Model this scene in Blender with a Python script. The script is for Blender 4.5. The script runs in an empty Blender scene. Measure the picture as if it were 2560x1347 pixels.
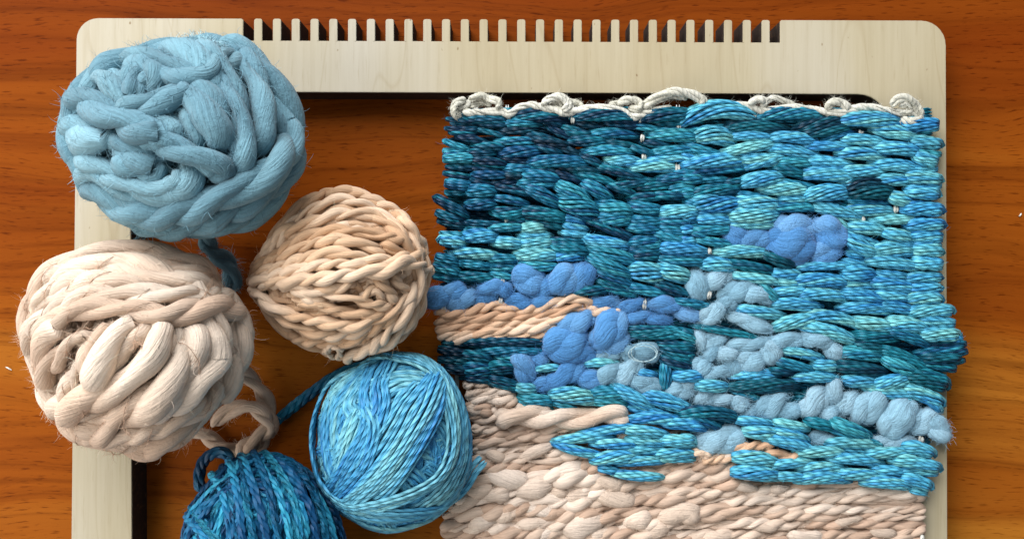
import bpy, math, random
import numpy as np
from mathutils import Vector

# ------------------------------------------------------------------ scale, camera, light
S = 0.00015            # metres per unit of measurement (one pixel of the photo at the height of the loom's top face)
CX, CY = 1280.0, 673.5
H = 2000.0             # camera height above the loom's top face
TH = 83.0              # loom thickness
scene = bpy.context.scene
cam_d = bpy.data.cameras.new('camera'); cam = bpy.data.objects.new('camera', cam_d)
scene.collection.objects.link(cam); scene.camera = cam
cam_d.sensor_width = 36.0; cam_d.lens = 36.0 * H / 2560.0
cam.location = (0, 0, H * S); cam_d.clip_start = 0.01; cam_d.clip_end = 50

world = bpy.data.worlds.new('World'); scene.world = world; world.use_nodes = True
bg = world.node_tree.nodes['Background']
bg.inputs[0].default_value = (0.80, 0.90, 1.0, 1); bg.inputs[1].default_value = 0.22

def area(name, loc, target, size, power, col):
    d = bpy.data.lights.new(name, 'AREA'); d.shape = 'RECTANGLE'
    d.size, d.size_y = size; d.energy = power; d.color = col
    o = bpy.data.objects.new(name, d); scene.collection.objects.link(o); o.location = loc
    o.rotation_euler = (Vector(target) - Vector(loc)).to_track_quat('-Z', 'Y').to_euler()
    return o
# the room's window beyond the far side of the table, and a second, weaker one to the left
area('window_light', (-0.42, 0.98, 0.72), (0, 0, 0), (1.3, 1.1), 36, (0.97, 0.98, 1.0))
area('side_window_light', (-1.0, -0.40, 0.75), (0, 0, 0), (1.2, 1.0), 12, (1.0, 0.96, 0.90))
scene.view_settings.view_transform = 'Standard'; scene.view_settings.look = 'None'
scene.view_settings.exposure = 0.04; scene.view_settings.gamma = 1.0
scene.cycles.max_bounces = 5; scene.cycles.diffuse_bounces = 2

rng = np.random.RandomState(7)
COL = scene.collection

# ------------------------------------------------------------------ basic helpers
def W(px, py, z):
    """photo measurement + height -> metres"""
    k = (H - z) / H
    return np.stack([(np.asarray(px, float) - CX) * k * S, (CY - np.asarray(py, float)) * k * S,
                     np.broadcast_to(z, np.shape(px)) * S * 1.0], -1)

def empty(name, loc, label, cat, group=None):
    o = bpy.data.objects.new(name, None); COL.objects.link(o); o.location = loc
    o.empty_display_size = 0.01
    o['label'] = label; o['category'] = cat
    if group: o['group'] = group
    return o

def sn(n, freq, r=rng):
    """smooth 1-D noise, n samples, about freq knots, range -1..1"""
    k = max(4, int(freq) + 4); v = r.uniform(-1, 1, k)
    t = np.linspace(0, k - 3.001, n); i = t.astype(int); f = t - i
    p0, p1, p2, p3 = v[i], v[np.minimum(i + 1, k - 1)], v[np.minimum(i + 2, k - 1)], v[np.minimum(i + 3, k - 1)]
    f2 = f * f; f3 = f2 * f
    return (p0 * (1 - 3 * f + 3 * f2 - f3) + p1 * (4 - 6 * f2 + 3 * f3) + p2 * (1 + 3 * f + 3 * f2 - 3 * f3) + p3 * f3) / 6 * 1.5

def catmull(pts, m=14):
    p = np.asarray(pts, float); p = np.vstack([2 * p[0] - p[1], p, 2 * p[-1] - p[-2]])
    out = []
    t = np.linspace(0, 1, m, endpoint=False)[:, None]
    for i in range(1, len(p) - 2):
        a, b, c, d = p[i - 1], p[i], p[i + 1], p[i + 2]
        out.append(0.5 * (2 * b + (c - a) * t + (2 * a - 5 * b + 4 * c - d) * t ** 2 + (3 * b - a - 3 * c + d) * t ** 3))
    out.append(p[-2][None]); return np.vstack(out)

def resample(P, step, extra=None):
    d = np.r_[0, np.cumsum(np.linalg.norm(np.diff(P[:, :3], axis=0), axis=1))]
    n = max(5, int(d[-1] / step) + 1); q = np.linspace(0, d[-1], n)
    return np.stack([np.interp(q, d, P[:, k]) for k in range(P.shape[1])], -1)

def nrm(v): return v / np.maximum(np.linalg.norm(v, axis=-1, keepdims=True), 1e-12)

class Acc:
    """collects swept tubes into ONE mesh (positions in measurement units already turned to metres)"""
    def __init__(s): s.v = []; s.f = []; s.uv = []; s.c = []; s.n = 0; s.pool = []
    def sweep(s, P, R, ref, K=6, col=None, squash=1.0, uvoff=None, ridge=0.):
        # P (M,N,3) metres, R (M,N) metres, ref (M,N,3) surface normal, col (M,N,3)
        M, N, _ = P.shape
        T = nrm(np.gradient(P, axis=1)); B = nrm(np.cross(T, ref)); Nn = np.cross(B, T)
        d = np.linalg.norm(np.diff(P, axis=1), axis=-1); sl = np.concatenate([np.zeros((M, 1)), np.cumsum(d, 1)], 1) / S
        if uvoff is None: uvoff = rng.uniform(0, 900, M)
        sl = sl + np.asarray(uvoff)[:, None]
        th = -np.pi / 2 + 2 * np.pi * np.arange(K) / K
        ring = np.cos(th)[:, None] * B[:, :, None, :] + squash * np.sin(th)[:, None] * Nn[:, :, None, :]
        if ridge:
            g = np.zeros((M, N, K))
            for m_, f_ in ((3, .8), (5, .7), (7, .5), (9, .45)):
                pz = np.stack([rng.uniform(0, 6.28) + 1.6 * sn(N, sl[i, -1] / 60) + sl[i] * rng.uniform(-.012, .012) for i in range(M)])
                g += f_ * np.sin(m_ * th[None, None, :] + pz[:, :, None])
            g += .8 * np.stack([sn(N, sl[i, -1] / 22) for i in range(M)])[:, :, None]
            V = P[:, :, None, :] + (R[:, :, None] * (1 + ridge * g))[..., None] * ring
        else: V = P[:, :, None, :] + R[:, :, None, None] * ring
        base = s.n
        idx = base + np.arange(M * N * K).reshape(M, N, K)
        a = idx[:, :-1]; b = idx[:, 1:]
        a2 = np.roll(a, -1, 2); b2 = np.roll(b, -1, 2)
        s.f.append(np.stack([a, a2, b2, b], -1).reshape(-1, 4))
        v0 = np.broadcast_to(np.arange(K) / K, (M, N - 1, K)); v1 = v0 + 1.0 / K
        u0 = np.broadcast_to(sl[:, :-1, None], (M, N - 1, K)); u1 = np.broadcast_to(sl[:, 1:, None], (M, N - 1, K))
        uv = np.stack([np.stack([u0, v0], -1), np.stack([u0, v1], -1), np.stack([u1, v1], -1), np.stack([u1, v0], -1)], 3)
        s.uv.append(uv.reshape(-1, 2))
        if col is None: col = np.ones((M, N, 3))
        s.c.append(np.broadcast_to(col[:, :, None, :], (M, N, K, 3)).reshape(-1, 3))
        s.v.append(V.reshape(-1, 3)); s.n += M * N * K
        # sample pool for fuzz
        k = min(M * N * K, 400)
        pick = rng.randint(0, M, k) * N * K + rng.randint(min(3, N // 3), N - min(3, N // 3), k) * K + rng.randint(0, K, k)
        s.pool.append(np.concatenate([V.reshape(-1, 3)[pick], np.broadcast_to(nrm(ring), V.shape).reshape(-1, 3)[pick],
                      np.broadcast_to(T[:, :, None], V.shape).reshape(-1, 3)[pick], s.c[-1][pick]], 1))
    def build(s, name, mat, parent=None, origin=None):
        v = np.vstack(s.v); f = np.vstack(s.f); uv = np.vstack(s.uv); c = np.vstack(s.c)
        off = v.mean(0) if origin is None else np.asarray(origin)
        me = bpy.data.meshes.new(name)
        me.vertices.add(len(v)); me.vertices.foreach_set('co', (v - off).astype(np.float32).ravel())
        me.loops.add(len(f) * 4); me.loops.foreach_set('vertex_index', f.astype(np.int32).ravel())
        me.polygons.add(len(f)); me.polygons.foreach_set('loop_start', np.arange(0, len(f) * 4, 4, dtype=np.int32))
        me.polygons.foreach_set('use_smooth', np.ones(len(f), bool))
        me.update(calc_edges=True)
        ul = me.uv_layers.new(name='UVMap'); ul.data.foreach_set('uv', uv.astype(np.float32).ravel())
        at = me.attributes.new('dye', 'FLOAT_COLOR', 'POINT')
        at.data.foreach_set('color', np.c_[c, np.ones(len(c))].astype(np.float32).ravel())
        me.materials.append(mat)
        o = bpy.data.objects.new(name, me); COL.objects.link(o)
        if parent is not None:
            o.parent = parent; o.location = Vector(off) - parent.location
        else: o.location = off
        return o

def fuzz(pool, n, length, mat, parent, lift=0.6, along=0.6, rad=0.3, name='fuzz', bright=1.0):
    pool = np.vstack(pool); p = pool[rng.randint(0, len(pool), n)]
    p0, nn, tt, cc = p[:, :3], p[:, 3:6], p[:, 6:9], p[:, 9:12]
    L = length * rng.uniform(0.35, 1.5, n) * S
    sg = rng.choice([-1, 1], n)[:, None]
    d0 = nrm(nn * lift * rng.uniform(0.2, 1.6, (n, 1)) + tt * along * sg + rng.normal(0, .45, (n, 3)))
    curl = nrm(rng.normal(0, 1, (n, 3)))
    t = np.linspace(0, 1, 5)
    cu = rng.uniform(0.4, 1.7, n)[:, None]
    P = np.stack([p0 - nn * 0.8 * S + (d0 * a + curl * cu * a * a * .6 - d0 * cu * .3 * a ** 3) * L[:, None] for a in t], 1)
    R = np.tile(np.array([1, 1, .9, .7, .3]) * rad * S, (n, 1))
    ref = np.broadcast_to(np.array([0.13, 0.21, 0.97]), P.shape)
    a = Acc(); a.sweep(P, R, ref, 3, np.repeat((np.clip(cc * bright * rng.uniform(.5, 1.4, (n, 1)), 0, .9))[:, None], 5, 1))
    o = a.build(name, mat, parent); o['kind'] = 'stuff'; return o

# ------------------------------------------------------------------ materials
class NT:
    def __init__(s, name):
        s.m = bpy.data.materials.new(name); s.m.use_nodes = True; s.t = s.m.node_tree; s.p = s.t.nodes['Principled BSDF']
    def n(s, typ, **kw):
        x = s.t.nodes.new(typ)
        for k, v in kw.items():
            if k.startswith('_'): setattr(x, k[1:], v)
            else: x.inputs[k.replace('__', ' ')].default_value = v
        return x
    def l(s, a, b): s.t.links.new(a, b)
    def math(s, op, a, b=None):
        x = s.t.nodes.new('ShaderNodeMath'); x.operation = op
        for i, q in enumerate((a, b)):
            if q is None: continue
            if isinstance(q, (int, float)): x.inputs[i].default_value = q
            else: s.l(q, x.inputs[i])
        return x.outputs[0]
    def ramp(s, fac, stops):
        x = s.t.nodes.new('ShaderNodeValToRGB'); e = x.color_ramp.elements
        while len(e) < len(stops): e.new(0.5)
        for q, (pos, c) in zip(e, stops): q.position = pos; q.color = (*c, 1) if len(c) == 3 else c
        s.l(fac, x.inputs[0]); return x.outputs[0]
    def mix(s, fac, a, b, mode='MIX'):
        x = s.t.nodes.new('ShaderNodeMix'); x.data_type = 'RGBA'; x.blend_type = mode
        for sock, q in ((x.inputs[0], fac), (x.inputs[6], a), (x.inputs[7], b)):
            if isinstance(q, (int, float)): sock.default_value = q
            elif isinstance(q, tuple): sock.default_value = (*q, 1)
            else: s.l(q, sock)
        return x.outputs[2]

def yarn_mat(name, ply=0.0, plies=2, hand=1, ply_h=1.2, fib_u=70., fib_v=22., fib_h=0.7, rough=0.7, sheen=0.3, spec=0.3, var=(0.72, 1.18), skew=0.02, sss=0., mott=0.):
    """dyed fibre: dye comes with the strand, fibres and the fine twist of its plies are relief"""
    q = NT(name)
    at = q.n('ShaderNodeAttribute', _attribute_name='dye')
    uv = q.n('ShaderNodeUVMap', _uv_map='UVMap'); sep = q.n('ShaderNodeSeparateXYZ'); q.l(uv.outputs[0], sep.inputs[0])
    u, v = sep.outputs[0], sep.outputs[1]
    cmb = q.n('ShaderNodeCombineXYZ')
    q.l(q.math('MULTIPLY', u, 1.0 / fib_u), cmb.inputs[0])
    q.l(q.math('ADD', q.math('MULTIPLY', v, fib_v), q.math('MULTIPLY', u, skew * hand * fib_v / 10)), cmb.inputs[1])
    nz = q.n('ShaderNodeTexNoise', Scale=1.0, Detail=3.0, Roughness=0.65); q.l(cmb.outputs[0], nz.inputs['Vector'])
    fib = nz.outputs['Fac']
    h = q.math('MULTIPLY', fib, fib_h)
    if ply:
        ph = q.math('MULTIPLY', q.math('ADD', q.math('MULTIPLY', v, float(plies)), q.math('MULTIPLY', u, hand / ply)), math.pi)
        ridge = q.math('POWER', q.math('ABSOLUTE', q.math('SINE', ph)), 0.6)
        h = q.math('ADD', h, q.math('MULTIPLY', ridge, ply_h))
    bp = q.n('ShaderNodeBump', Strength=1.0, Distance=S * 2.2); q.l(h, bp.inputs['Height'])
    q.l(bp.outputs[0], q.p.inputs['Normal'])
    val = q.n('ShaderNodeMapRange')
    val.inputs[1].default_value = .25; val.inputs[2].default_value = .75
    val.inputs[3].default_value = var[0]; val.inputs[4].default_value = var[1]
    if mott:      # tufted, felted patches
        tc = q.n('ShaderNodeTexCoord'); n2 = q.n('ShaderNodeTexNoise', Scale=1 / (S * 13), Detail=4.0, Roughness=.75); q.l(tc.outputs['Object'], n2.inputs['Vector'])
        h = q.math('ADD', h, q.math('MULTIPLY', n2.outputs['Fac'], mott * 6)); q.l(h, bp.inputs['Height'])
        fib = q.math('ADD', q.math('MULTIPLY', fib, 1 - mott * .8), q.math('MULTIPLY', n2.outputs['Fac'], mott * .8))
    q.l(fib, val.inputs[0])
    hs = q.n('ShaderNodeHueSaturation'); q.l(at.outputs['Color'], hs.inputs['Color']); q.l(val.outputs[0], hs.inputs['Value'])
    q.l(hs.outputs[0], q.p.inputs['Base Color'])
    q.p.inputs['Roughness'].default_value = rough; q.p.inputs['Specular IOR Level'].default_value = spec
    if sss:
        q.p.inputs['Subsurface Weight'].default_value = sss; q.p.inputs['Subsurface Radius'].default_value = (1, 1, 1); q.p.inputs['Subsurface Scale'].default_value = 7 * S
    q.p.inputs['Sheen Weight'].default_value = sheen; q.p.inputs['Sheen Roughness'].default_value = .5
    return q.m

M_ROVING = yarn_mat('wool_roving', fib_u=55, fib_v=30, fib_h=2.2, rough=1.0, sheen=.2, spec=.0, var=(.66, 1.17), sss=.0, mott=.28)
M_CREAM = yarn_mat('slub_yarn', fib_u=60, fib_v=28, fib_h=2.1, rough=.9, sheen=.1, spec=.06, var=(.76, 1.12), sss=.0, mott=.2)
M_BEIGE = yarn_mat('two_ply_cotton', fib_u=40, fib_v=16, fib_h=1.3, rough=.7, sheen=.1, spec=.2, var=(.76, 1.14))
M_TEAL = yarn_mat('stranded_cotton', ply=26, plies=3, hand=1, ply_h=1.5, fib_u=26, fib_v=6, fib_h=.5, rough=.5, sheen=.0, spec=.3, var=(.7, 1.22))
M_BALL = yarn_mat('stranded_cotton_ball', ply=30, plies=3, hand=1, ply_h=.9, fib_u=26, fib_v=6, fib_h=.5, rough=.5, sheen=.0, spec=.3, var=(.74, 1.2))
M_COTTON = yarn_mat('white_cotton', ply=12, plies=2, ply_h=.6, fib_u=30, fib_v=8, fib_h=.5, rough=.75, sheen=.2, spec=.25, var=(.85, 1.05))
def fuzz_mat():
    q = NT('loose_fibre'); at = q.n('ShaderNodeAttribute', _attribute_name='dye'); q.l(at.outputs['Color'], q.p.inputs['Base Color'])
    q.p.inputs['Roughness'].default_value = .6; q.p.inputs['Specular IOR Level'].default_value = .3
    return q.m
M_FUZZ = fuzz_mat()

def table_mat():
    q = NT('cherry_veneer')
    tc = q.n('ShaderNodeTexCoord'); mp = q.n('ShaderNodeMapping'); q.l(tc.outputs['Object'], mp.inputs[0])
    # slow warp of the grain
    wn = q.n('ShaderNodeTexNoise', Scale=1.0, Detail=2.0); wm = q.n('ShaderNodeMapping'); wm.inputs['Scale'].default_value = (6, 14, 1)
    q.l(tc.outputs['Object'], wm.inputs[0]); q.l(wm.outputs[0], wn.inputs['Vector'])
    sep = q.n('ShaderNodeSeparateXYZ'); q.l(tc.outputs['Object'], sep.inputs[0])
    y = q.math('ADD', sep.outputs[1], q.math('MULTIPLY', wn.outputs['Fac'], 0.035))
    cb = q.n('ShaderNodeCombineXYZ'); q.l(q.math('MULTIPLY', sep.outputs[0], 3.2), cb.inputs[0]); q.l(q.math('MULTIPLY', y, 210), cb.inputs[1])
    g1 = q.n('ShaderNodeTexNoise', Scale=1.0, Detail=5.0, Roughness=.6); q.l(cb.outputs[0], g1.inputs['Vector'])
    cb2 = q.n('ShaderNodeCombineXYZ'); q.l(q.math('MULTIPLY', sep.outputs[0], 1.2), cb2.inputs[0]); q.l(q.math('MULTIPLY', y, 22), cb2.inputs[1])
    g2 = q.n('ShaderNodeTexNoise', Scale=1.0, Detail=3.0, Roughness=.5); q.l(cb2.outputs[0], g2.inputs['Vector'])
    tone_y = q.math('SUBTRACT', g2.outputs['Fac'], q.math('MULTIPLY', q.math('ADD', y, -.005), 1.5))   # redder and darker towards the far side of the top
    base = q.ramp(tone_y, [(0.24, (0.165, 0.026, 0.002)), (0.5, (0.275, 0.066, 0.005)), (0.74, (0.40, 0.138, 0.015))])
    streak = q.ramp(g1.outputs['Fac'], [(0.32, (0.45, .38, .33)), (0.47, (0.95, .93, .9)), (.62, (1.08, 1.1, 1.12))])
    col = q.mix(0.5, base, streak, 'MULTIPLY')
    # fine dark growth lines
    cb4 = q.n('ShaderNodeCombineXYZ'); q.l(q.math('MULTIPLY', sep.outputs[0], 2.0), cb4.inputs[0]); q.l(q.math('MULTIPLY', y, 60), cb4.inputs[1])
    g4 = q.n('ShaderNodeTexNoise', Scale=1.0, Detail=1.0); q.l(cb4.outputs[0], g4.inputs['Vector'])
    ln = q.math('ABSOLUTE', q.math('SUBTRACT', g4.outputs['Fac'], .5))
    lc = q.ramp(ln, [(0.0, (.5, .42, .38)), (0.022, (1, 1, 1))]); col = q.mix(.38, col, lc, 'MULTIPLY')
    # pores: short dashes along the grain
    cb3 = q.n('ShaderNodeCombineXYZ'); q.l(q.math('MULTIPLY', sep.outputs[0], 160), cb3.inputs[0]); q.l(q.math('MULTIPLY', y, 1500), cb3.inputs[1])
    g3 = q.n('ShaderNodeTexNoise', Scale=1.0, Detail=2.0); q.l(cb3.outputs[0], g3.inputs['Vector'])
    pc = q.ramp(g3.outputs['Fac'], [(0.30, (.45, .36, .3)), (0.42, (1, 1, 1))]); col = q.mix(.85, col, pc, 'MULTIPLY')
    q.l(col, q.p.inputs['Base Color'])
    bp = q.n('ShaderNodeBump', Strength=.25, Distance=.0002); q.l(g3.outputs['Fac'], bp.inputs['Height']); q.l(bp.outputs[0], q.p.inputs['Normal'])
    q.p.inputs['Roughness'].default_value = .5; q.p.inputs['Specular IOR Level'].default_value = .03
    return q.m

def ply_mat():
    q = NT('birch_plywood_face'); tc = q.n('ShaderNodeTexCoord'); sep = q.n('ShaderNodeSeparateXYZ'); q.l(tc.outputs['Object'], sep.inputs[0])
    def nz(sx, sy, d=3):
        cb = q.n('ShaderNodeCombineXYZ'); q.l(q.math('MULTIPLY', sep.outputs[0], sx), cb.inputs[0]); q.l(q.math('MULTIPLY', sep.outputs[1], sy), cb.inputs[1])
        t = q.n('ShaderNodeTexNoise', Scale=1.0, Detail=float(d), Roughness=.6); q.l(cb.outputs[0], t.inputs['Vector']); return t.outputs['Fac']
    a = nz(420, 14); b = nz(14, 4, 2); c = nz(900, 60); e = nz(26, 20, 3)
    col = q.ramp(b, [(.3, (.41, .335, .20)), (.5, (.46, .395, .265)), (.72, (.51, .465, .375))])
    col = q.mix(.55, col, q.ramp(a, [(.3, (.86, .83, .78)), (.55, (1, 1, 1)), (.75, (1.03, 1.03, 1.04))]), 'MULTIPLY')
    col = q.mix(.5, col, q.ramp(c, [(.28, (.8, .74, .66)), (.42, (1, 1, 1))]), 'MULTIPLY')
    col = q.mix(.8, col, q.ramp(nz(330, 210, 1), [(.76, (1, 1, 1)), (.80, (.45, .33, .2))]), 'MULTIPLY')   # flecks
    ln = q.math('ABSOLUTE', q.math('SUBTRACT', nz(46, 9, 1), .5))
    col = q.mix(.3, col, q.ramp(ln, [(0, (.74, .66, .54)), (.012, (1, 1, 1))]), 'MULTIPLY')
    q.l(col, q.p.inputs['Base Color']); q.p.inputs['Roughness'].default_value = .55; q.p.inputs['Specular IOR Level'].default_value = .3
    bp = q.n('ShaderNodeBump', Strength=.2, Distance=.0002); q.l(a, bp.inputs['Height']); q.l(bp.outputs[0], q.p.inputs['Normal'])
    return q.m
def edge_mat():
    q = NT('scorched_cut_edge'); tc = q.n('ShaderNodeTexCoord'); t = q.n('ShaderNodeTexNoise', Scale=600.0, Detail=3.0); q.l(tc.outputs['Object'], t.inputs['Vector'])
    q.l(q.ramp(t.outputs['Fac'], [(.35, (.012, .007, .004)), (.62, (.03, .016, .008)), (.78, (.10, .055, .02))]), q.p.inputs['Base Color'])
    q.p.inputs['Roughness'].default_value = .8; return q.m
M_TABLE = table_mat(); M_PLY = ply_mat(); M_EDGE = edge_mat()

# ------------------------------------------------------------------ table top
def tabletop():
    me = bpy.data.meshes.new('tabletop'); w, h, t = 0.75, 0.5, 0.022
    v = [(x, y, z) for z in (0, -t) for x, y in ((-w, -h), (w, -h), (w, h), (-w, h))]
    f = [(0, 1, 2, 3), (7, 6, 5, 4), (0, 4, 5, 1), (1, 5, 6, 2), (2, 6, 7, 3), (3, 7, 4, 0)]
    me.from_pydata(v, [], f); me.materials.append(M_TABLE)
    o = bpy.data.objects.new('tabletop', me); COL.objects.link(o); o.location = (0, 0, -TH * S); o['kind'] = 'structure'
    o['label'] = 'reddish brown cherry veneer table top'
tabletop()

# ------------------------------------------------------------------ loom
def arc(cx, cy, r, a0, a1, n=8):
    return [(cx + r * math.cos(math.radians(a)), cy + r * math.sin(math.radians(a))) for a in np.linspace(a0, a1, n)]
def prism(name, loops, parent, mats, bevel=1.3, open_edges=()):
    """flat plate cut to the outer loop (and hole); sides scorched. loops in photo px at the top face"""
    import bmesh
    bm = bmesh.new()
    rings = []
    for lp in loops:
        vs = [bm.verts.new((*W(x, y, 0.0)[:2], 0.0)) for x, y in lp]; rings.append(vs)
        for a, b in zip(vs, vs[1:] + vs[:1]): bm.edges.new((a, b))
    bmesh.ops.triangle_fill(bm, use_beauty=True, use_dissolve=False, edges=bm.edges[:])
    for f in bm.faces:
        if f.normal.z < 0: f.normal_flip()
        f.material_index = 0
    top = bm.faces[:]
    for vs in rings:
        lo = [bm.verts.new((v.co.x, v.co.y, -TH * S)) for v in vs]
        for i in range(len(vs)):
            j = (i + 1) % len(vs)
            f = bm.faces.new((vs[i], vs[j], lo[j], lo[i])); f.material_index = 1
    bmesh.ops.recalc_face_normals(bm, faces=bm.faces[:])
    bed = [e for e in bm.edges if len(e.link_faces) == 2 and {f.material_index for f in e.link_faces} == {0, 1}]
    bed = [e for e in bed if not any(t(e) for t in open_edges)]
    r = bmesh.ops.bevel(bm, geom=bed, offset=bevel * S, segments=2, affect='EDGES', material=0)
    me = bpy.data.meshes.new(name); bm.to_mesh(me); bm.free()
    for m in mats: me.materials.append(m)
    o = bpy.data.objects.new(name, me); COL.objects.link(o); o.parent = parent; o.location = -parent.location
    return o
def loom():
    base = W(1270, 700, 0.0); base[2] = -TH * S
    root = empty('weaving_loom', base, 'pale birch plywood frame loom with a comb of notches along its top edge', 'loom')
    y_n = lambda x: 102.0 + (x - 608) * 5.0 / 1342     # floor of the notches
    y_t = lambda x: 46.0 + (x - 200) * 6.0 / 2160      # top edge
    X0, PITCH, TW, NT_ = 635.0, 47.0, 20.5, 28
    out = arc(245, 100, 54, 180, 270)                  # top left corner
    out += [(604, y_t(604)), (608, y_t(608) + 4), (608, y_n(608))]
    for k in range(NT_):
        xl = X0 + PITCH * k; out += [(xl, y_n(xl)), (xl + TW, y_n(xl))]
    out += [(1950, y_n(1950)), (1950, y_t(1950) + 4), (1954, y_t(1954))]
    out += arc(2303, 114, 62, 270, 360)
    out += [(2369, 1500)] + arc(2310, 1760, 60, 0, 90) + arc(232, 1760, 58, 90, 180)
    hole = arc(2145, 311, 75, 0, -90)[0:] + [(1500, 233)] + arc(400, 304, 74, 270, 180) + [(330, 1500)] + arc(400, 1580, 70, 180, 90) + arc(2150, 1580, 72, 90, 0)
    def is_base(e):   # where a tooth grows out of the plate there is no edge
        a, b = e.verts
        for k in range(NT_):
            xl = X0 + PITCH * k; p, q = W(xl, y_n(xl), 0.), W(xl + TW, y_n(xl), 0.)
            d = sorted([(a.co.x, a.co.y), (b.co.x, b.co.y)])
            if abs(d[0][0] - p[0]) < 1e-6 and abs(d[1][0] - q[0]) < 1e-6: return True
        return False
    prism('frame_plate', [out, hole], root, (M_PLY, M_EDGE), open_edges=(is_base,))
    for k in range(NT_):
        xl = X0 + PITCH * k; yt = y_t(xl); r = 5.5
        lp = [(xl, y_n(xl))] + arc(xl + r, yt + r, r, 180, 270, 4) + arc(xl + TW - r, yt + r, r, 270, 360, 4) + [(xl + TW, y_n(xl))]
        yb = W(xl, y_n(xl), 0.)[1]
        prism('tooth', [lp], root, (M_PLY, M_EDGE), bevel=1.0, open_edges=(lambda e: abs(e.verts[0].co.y - yb) < 1e-6 and abs(e.verts[1].co.y - yb) < 1e-6,))
loom()

# ------------------------------------------------------------------ yarn construction
def dye(M, N, pal, freq=2.0, amp=0.10, own=.16, spread=1., mid=.5):
    """strand colours: the yarn wanders through a palette of (r,g,b); strands lying together keep close to each other"""
    pal = np.asarray(pal, float); out = np.empty((M, N, 3)); t0 = mid + spread * (rng.uniform(-.5, .5) + .5 * sn(N, freq))
    for m in range(M):
        t = np.clip(t0 + own * rng.uniform(-1, 1) + own * sn(N, freq * 2), 0, 1) * (len(pal) - 1)
        i = np.minimum(t.astype(int), len(pal) - 2) if len(pal) > 1 else np.zeros(N, int)
        f = (t - i)[:, None]
        out[m] = (pal[i] * (1 - f) + pal[np.minimum(i + 1, len(pal) - 1)] * f) * (1 + amp * rng.uniform(-1, 1))
    return out

def plied(acc, P, Nrm, w, pal, plies=2, period=2.8, hand=1, K=10, slub=.22, taper=True, ofs=.23, rr=.31, squash=1., slubfreq=None, ridge=0., tl=.45):
    """P (N,3) metres centre line, Nrm (N,3), w width in px (scalar or array)"""
    N = len(P); s = np.r_[0, np.cumsum(np.linalg.norm(np.diff(P, axis=0), axis=1))] / S
    w = np.broadcast_to(np.asarray(w, float), (N,)); wm = w.mean()
    T = nrm(np.gradient(P, axis=0)); B = nrm(np.cross(T, Nrm)); Nn = np.cross(B, T)
    wob = 1.1 * sn(N, s[-1] / (wm * 2.0))
    ph = 2 * np.pi * s / (wm * period) * hand + rng.uniform(0, 6.28) + wob
    end = np.ones(N)
    if taper:
        e = np.minimum(s, s[-1] - s) / (wm * tl); end = np.sqrt(np.clip(e, 0.02, 1))
    Ps, Rs = [], []
    for k in range(plies):
        a = ph + 2 * np.pi * k / plies
        sl = 1 + slub * sn(N, (slubfreq or s[-1] / (wm * 1.3)))
        o = w * ofs * end
        Ps.append(P + (np.cos(a) * o)[:, None] * B * S + (np.sin(a) * o * .85)[:, None] * Nn * S)
        Rs.append(w * rr * sl * end * S)
    acc.sweep(np.stack(Ps), np.stack(Rs), np.broadcast_to(Nrm, (plies, N, 3)), K, dye(plies, N, pal, 2 + s[-1] / 150), squash, None, ridge)

def bundle(acc, P, Nrm, n, pal, pitch=7.6, r=4.4, K=6, wander=3.0, twist=0., layers=1):
    N = len(P); s = np.r_[0, np.cumsum(np.linalg.norm(np.diff(P, axis=0), axis=1))] / S
    T = nrm(np.gradient(P, axis=0)); B = nrm(np.cross(T, Nrm)); Nn = np.cross(B, T)
    Ps, Rs = [], []
    e = np.minimum(s, s[-1] - s) / 8.; end = np.sqrt(np.clip(e, .05, 1))
    ww = 1 + .25 * sn(N, s[-1] / 160)
    for j in range(n):
        x = (j - (n - 1) / 2) * pitch * ww + wander * sn(N, s[-1] / 70)
        y = wander * .9 * sn(N, s[-1] / 80) - .010 * x * x
        Ps.append(P + x[:, None] * B * S + y[:, None] * Nn * S); Rs.append(r * (1 + .12 * sn(N, s[-1] / 30)) * end * S)
    acc.sweep(np.stack(Ps), np.stack(Rs), np.broadcast_to(Nrm, (n, N, 3)), K, dye(n, N, pal, 2 + s[-1] / 160, .10, .17, .5))

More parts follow.
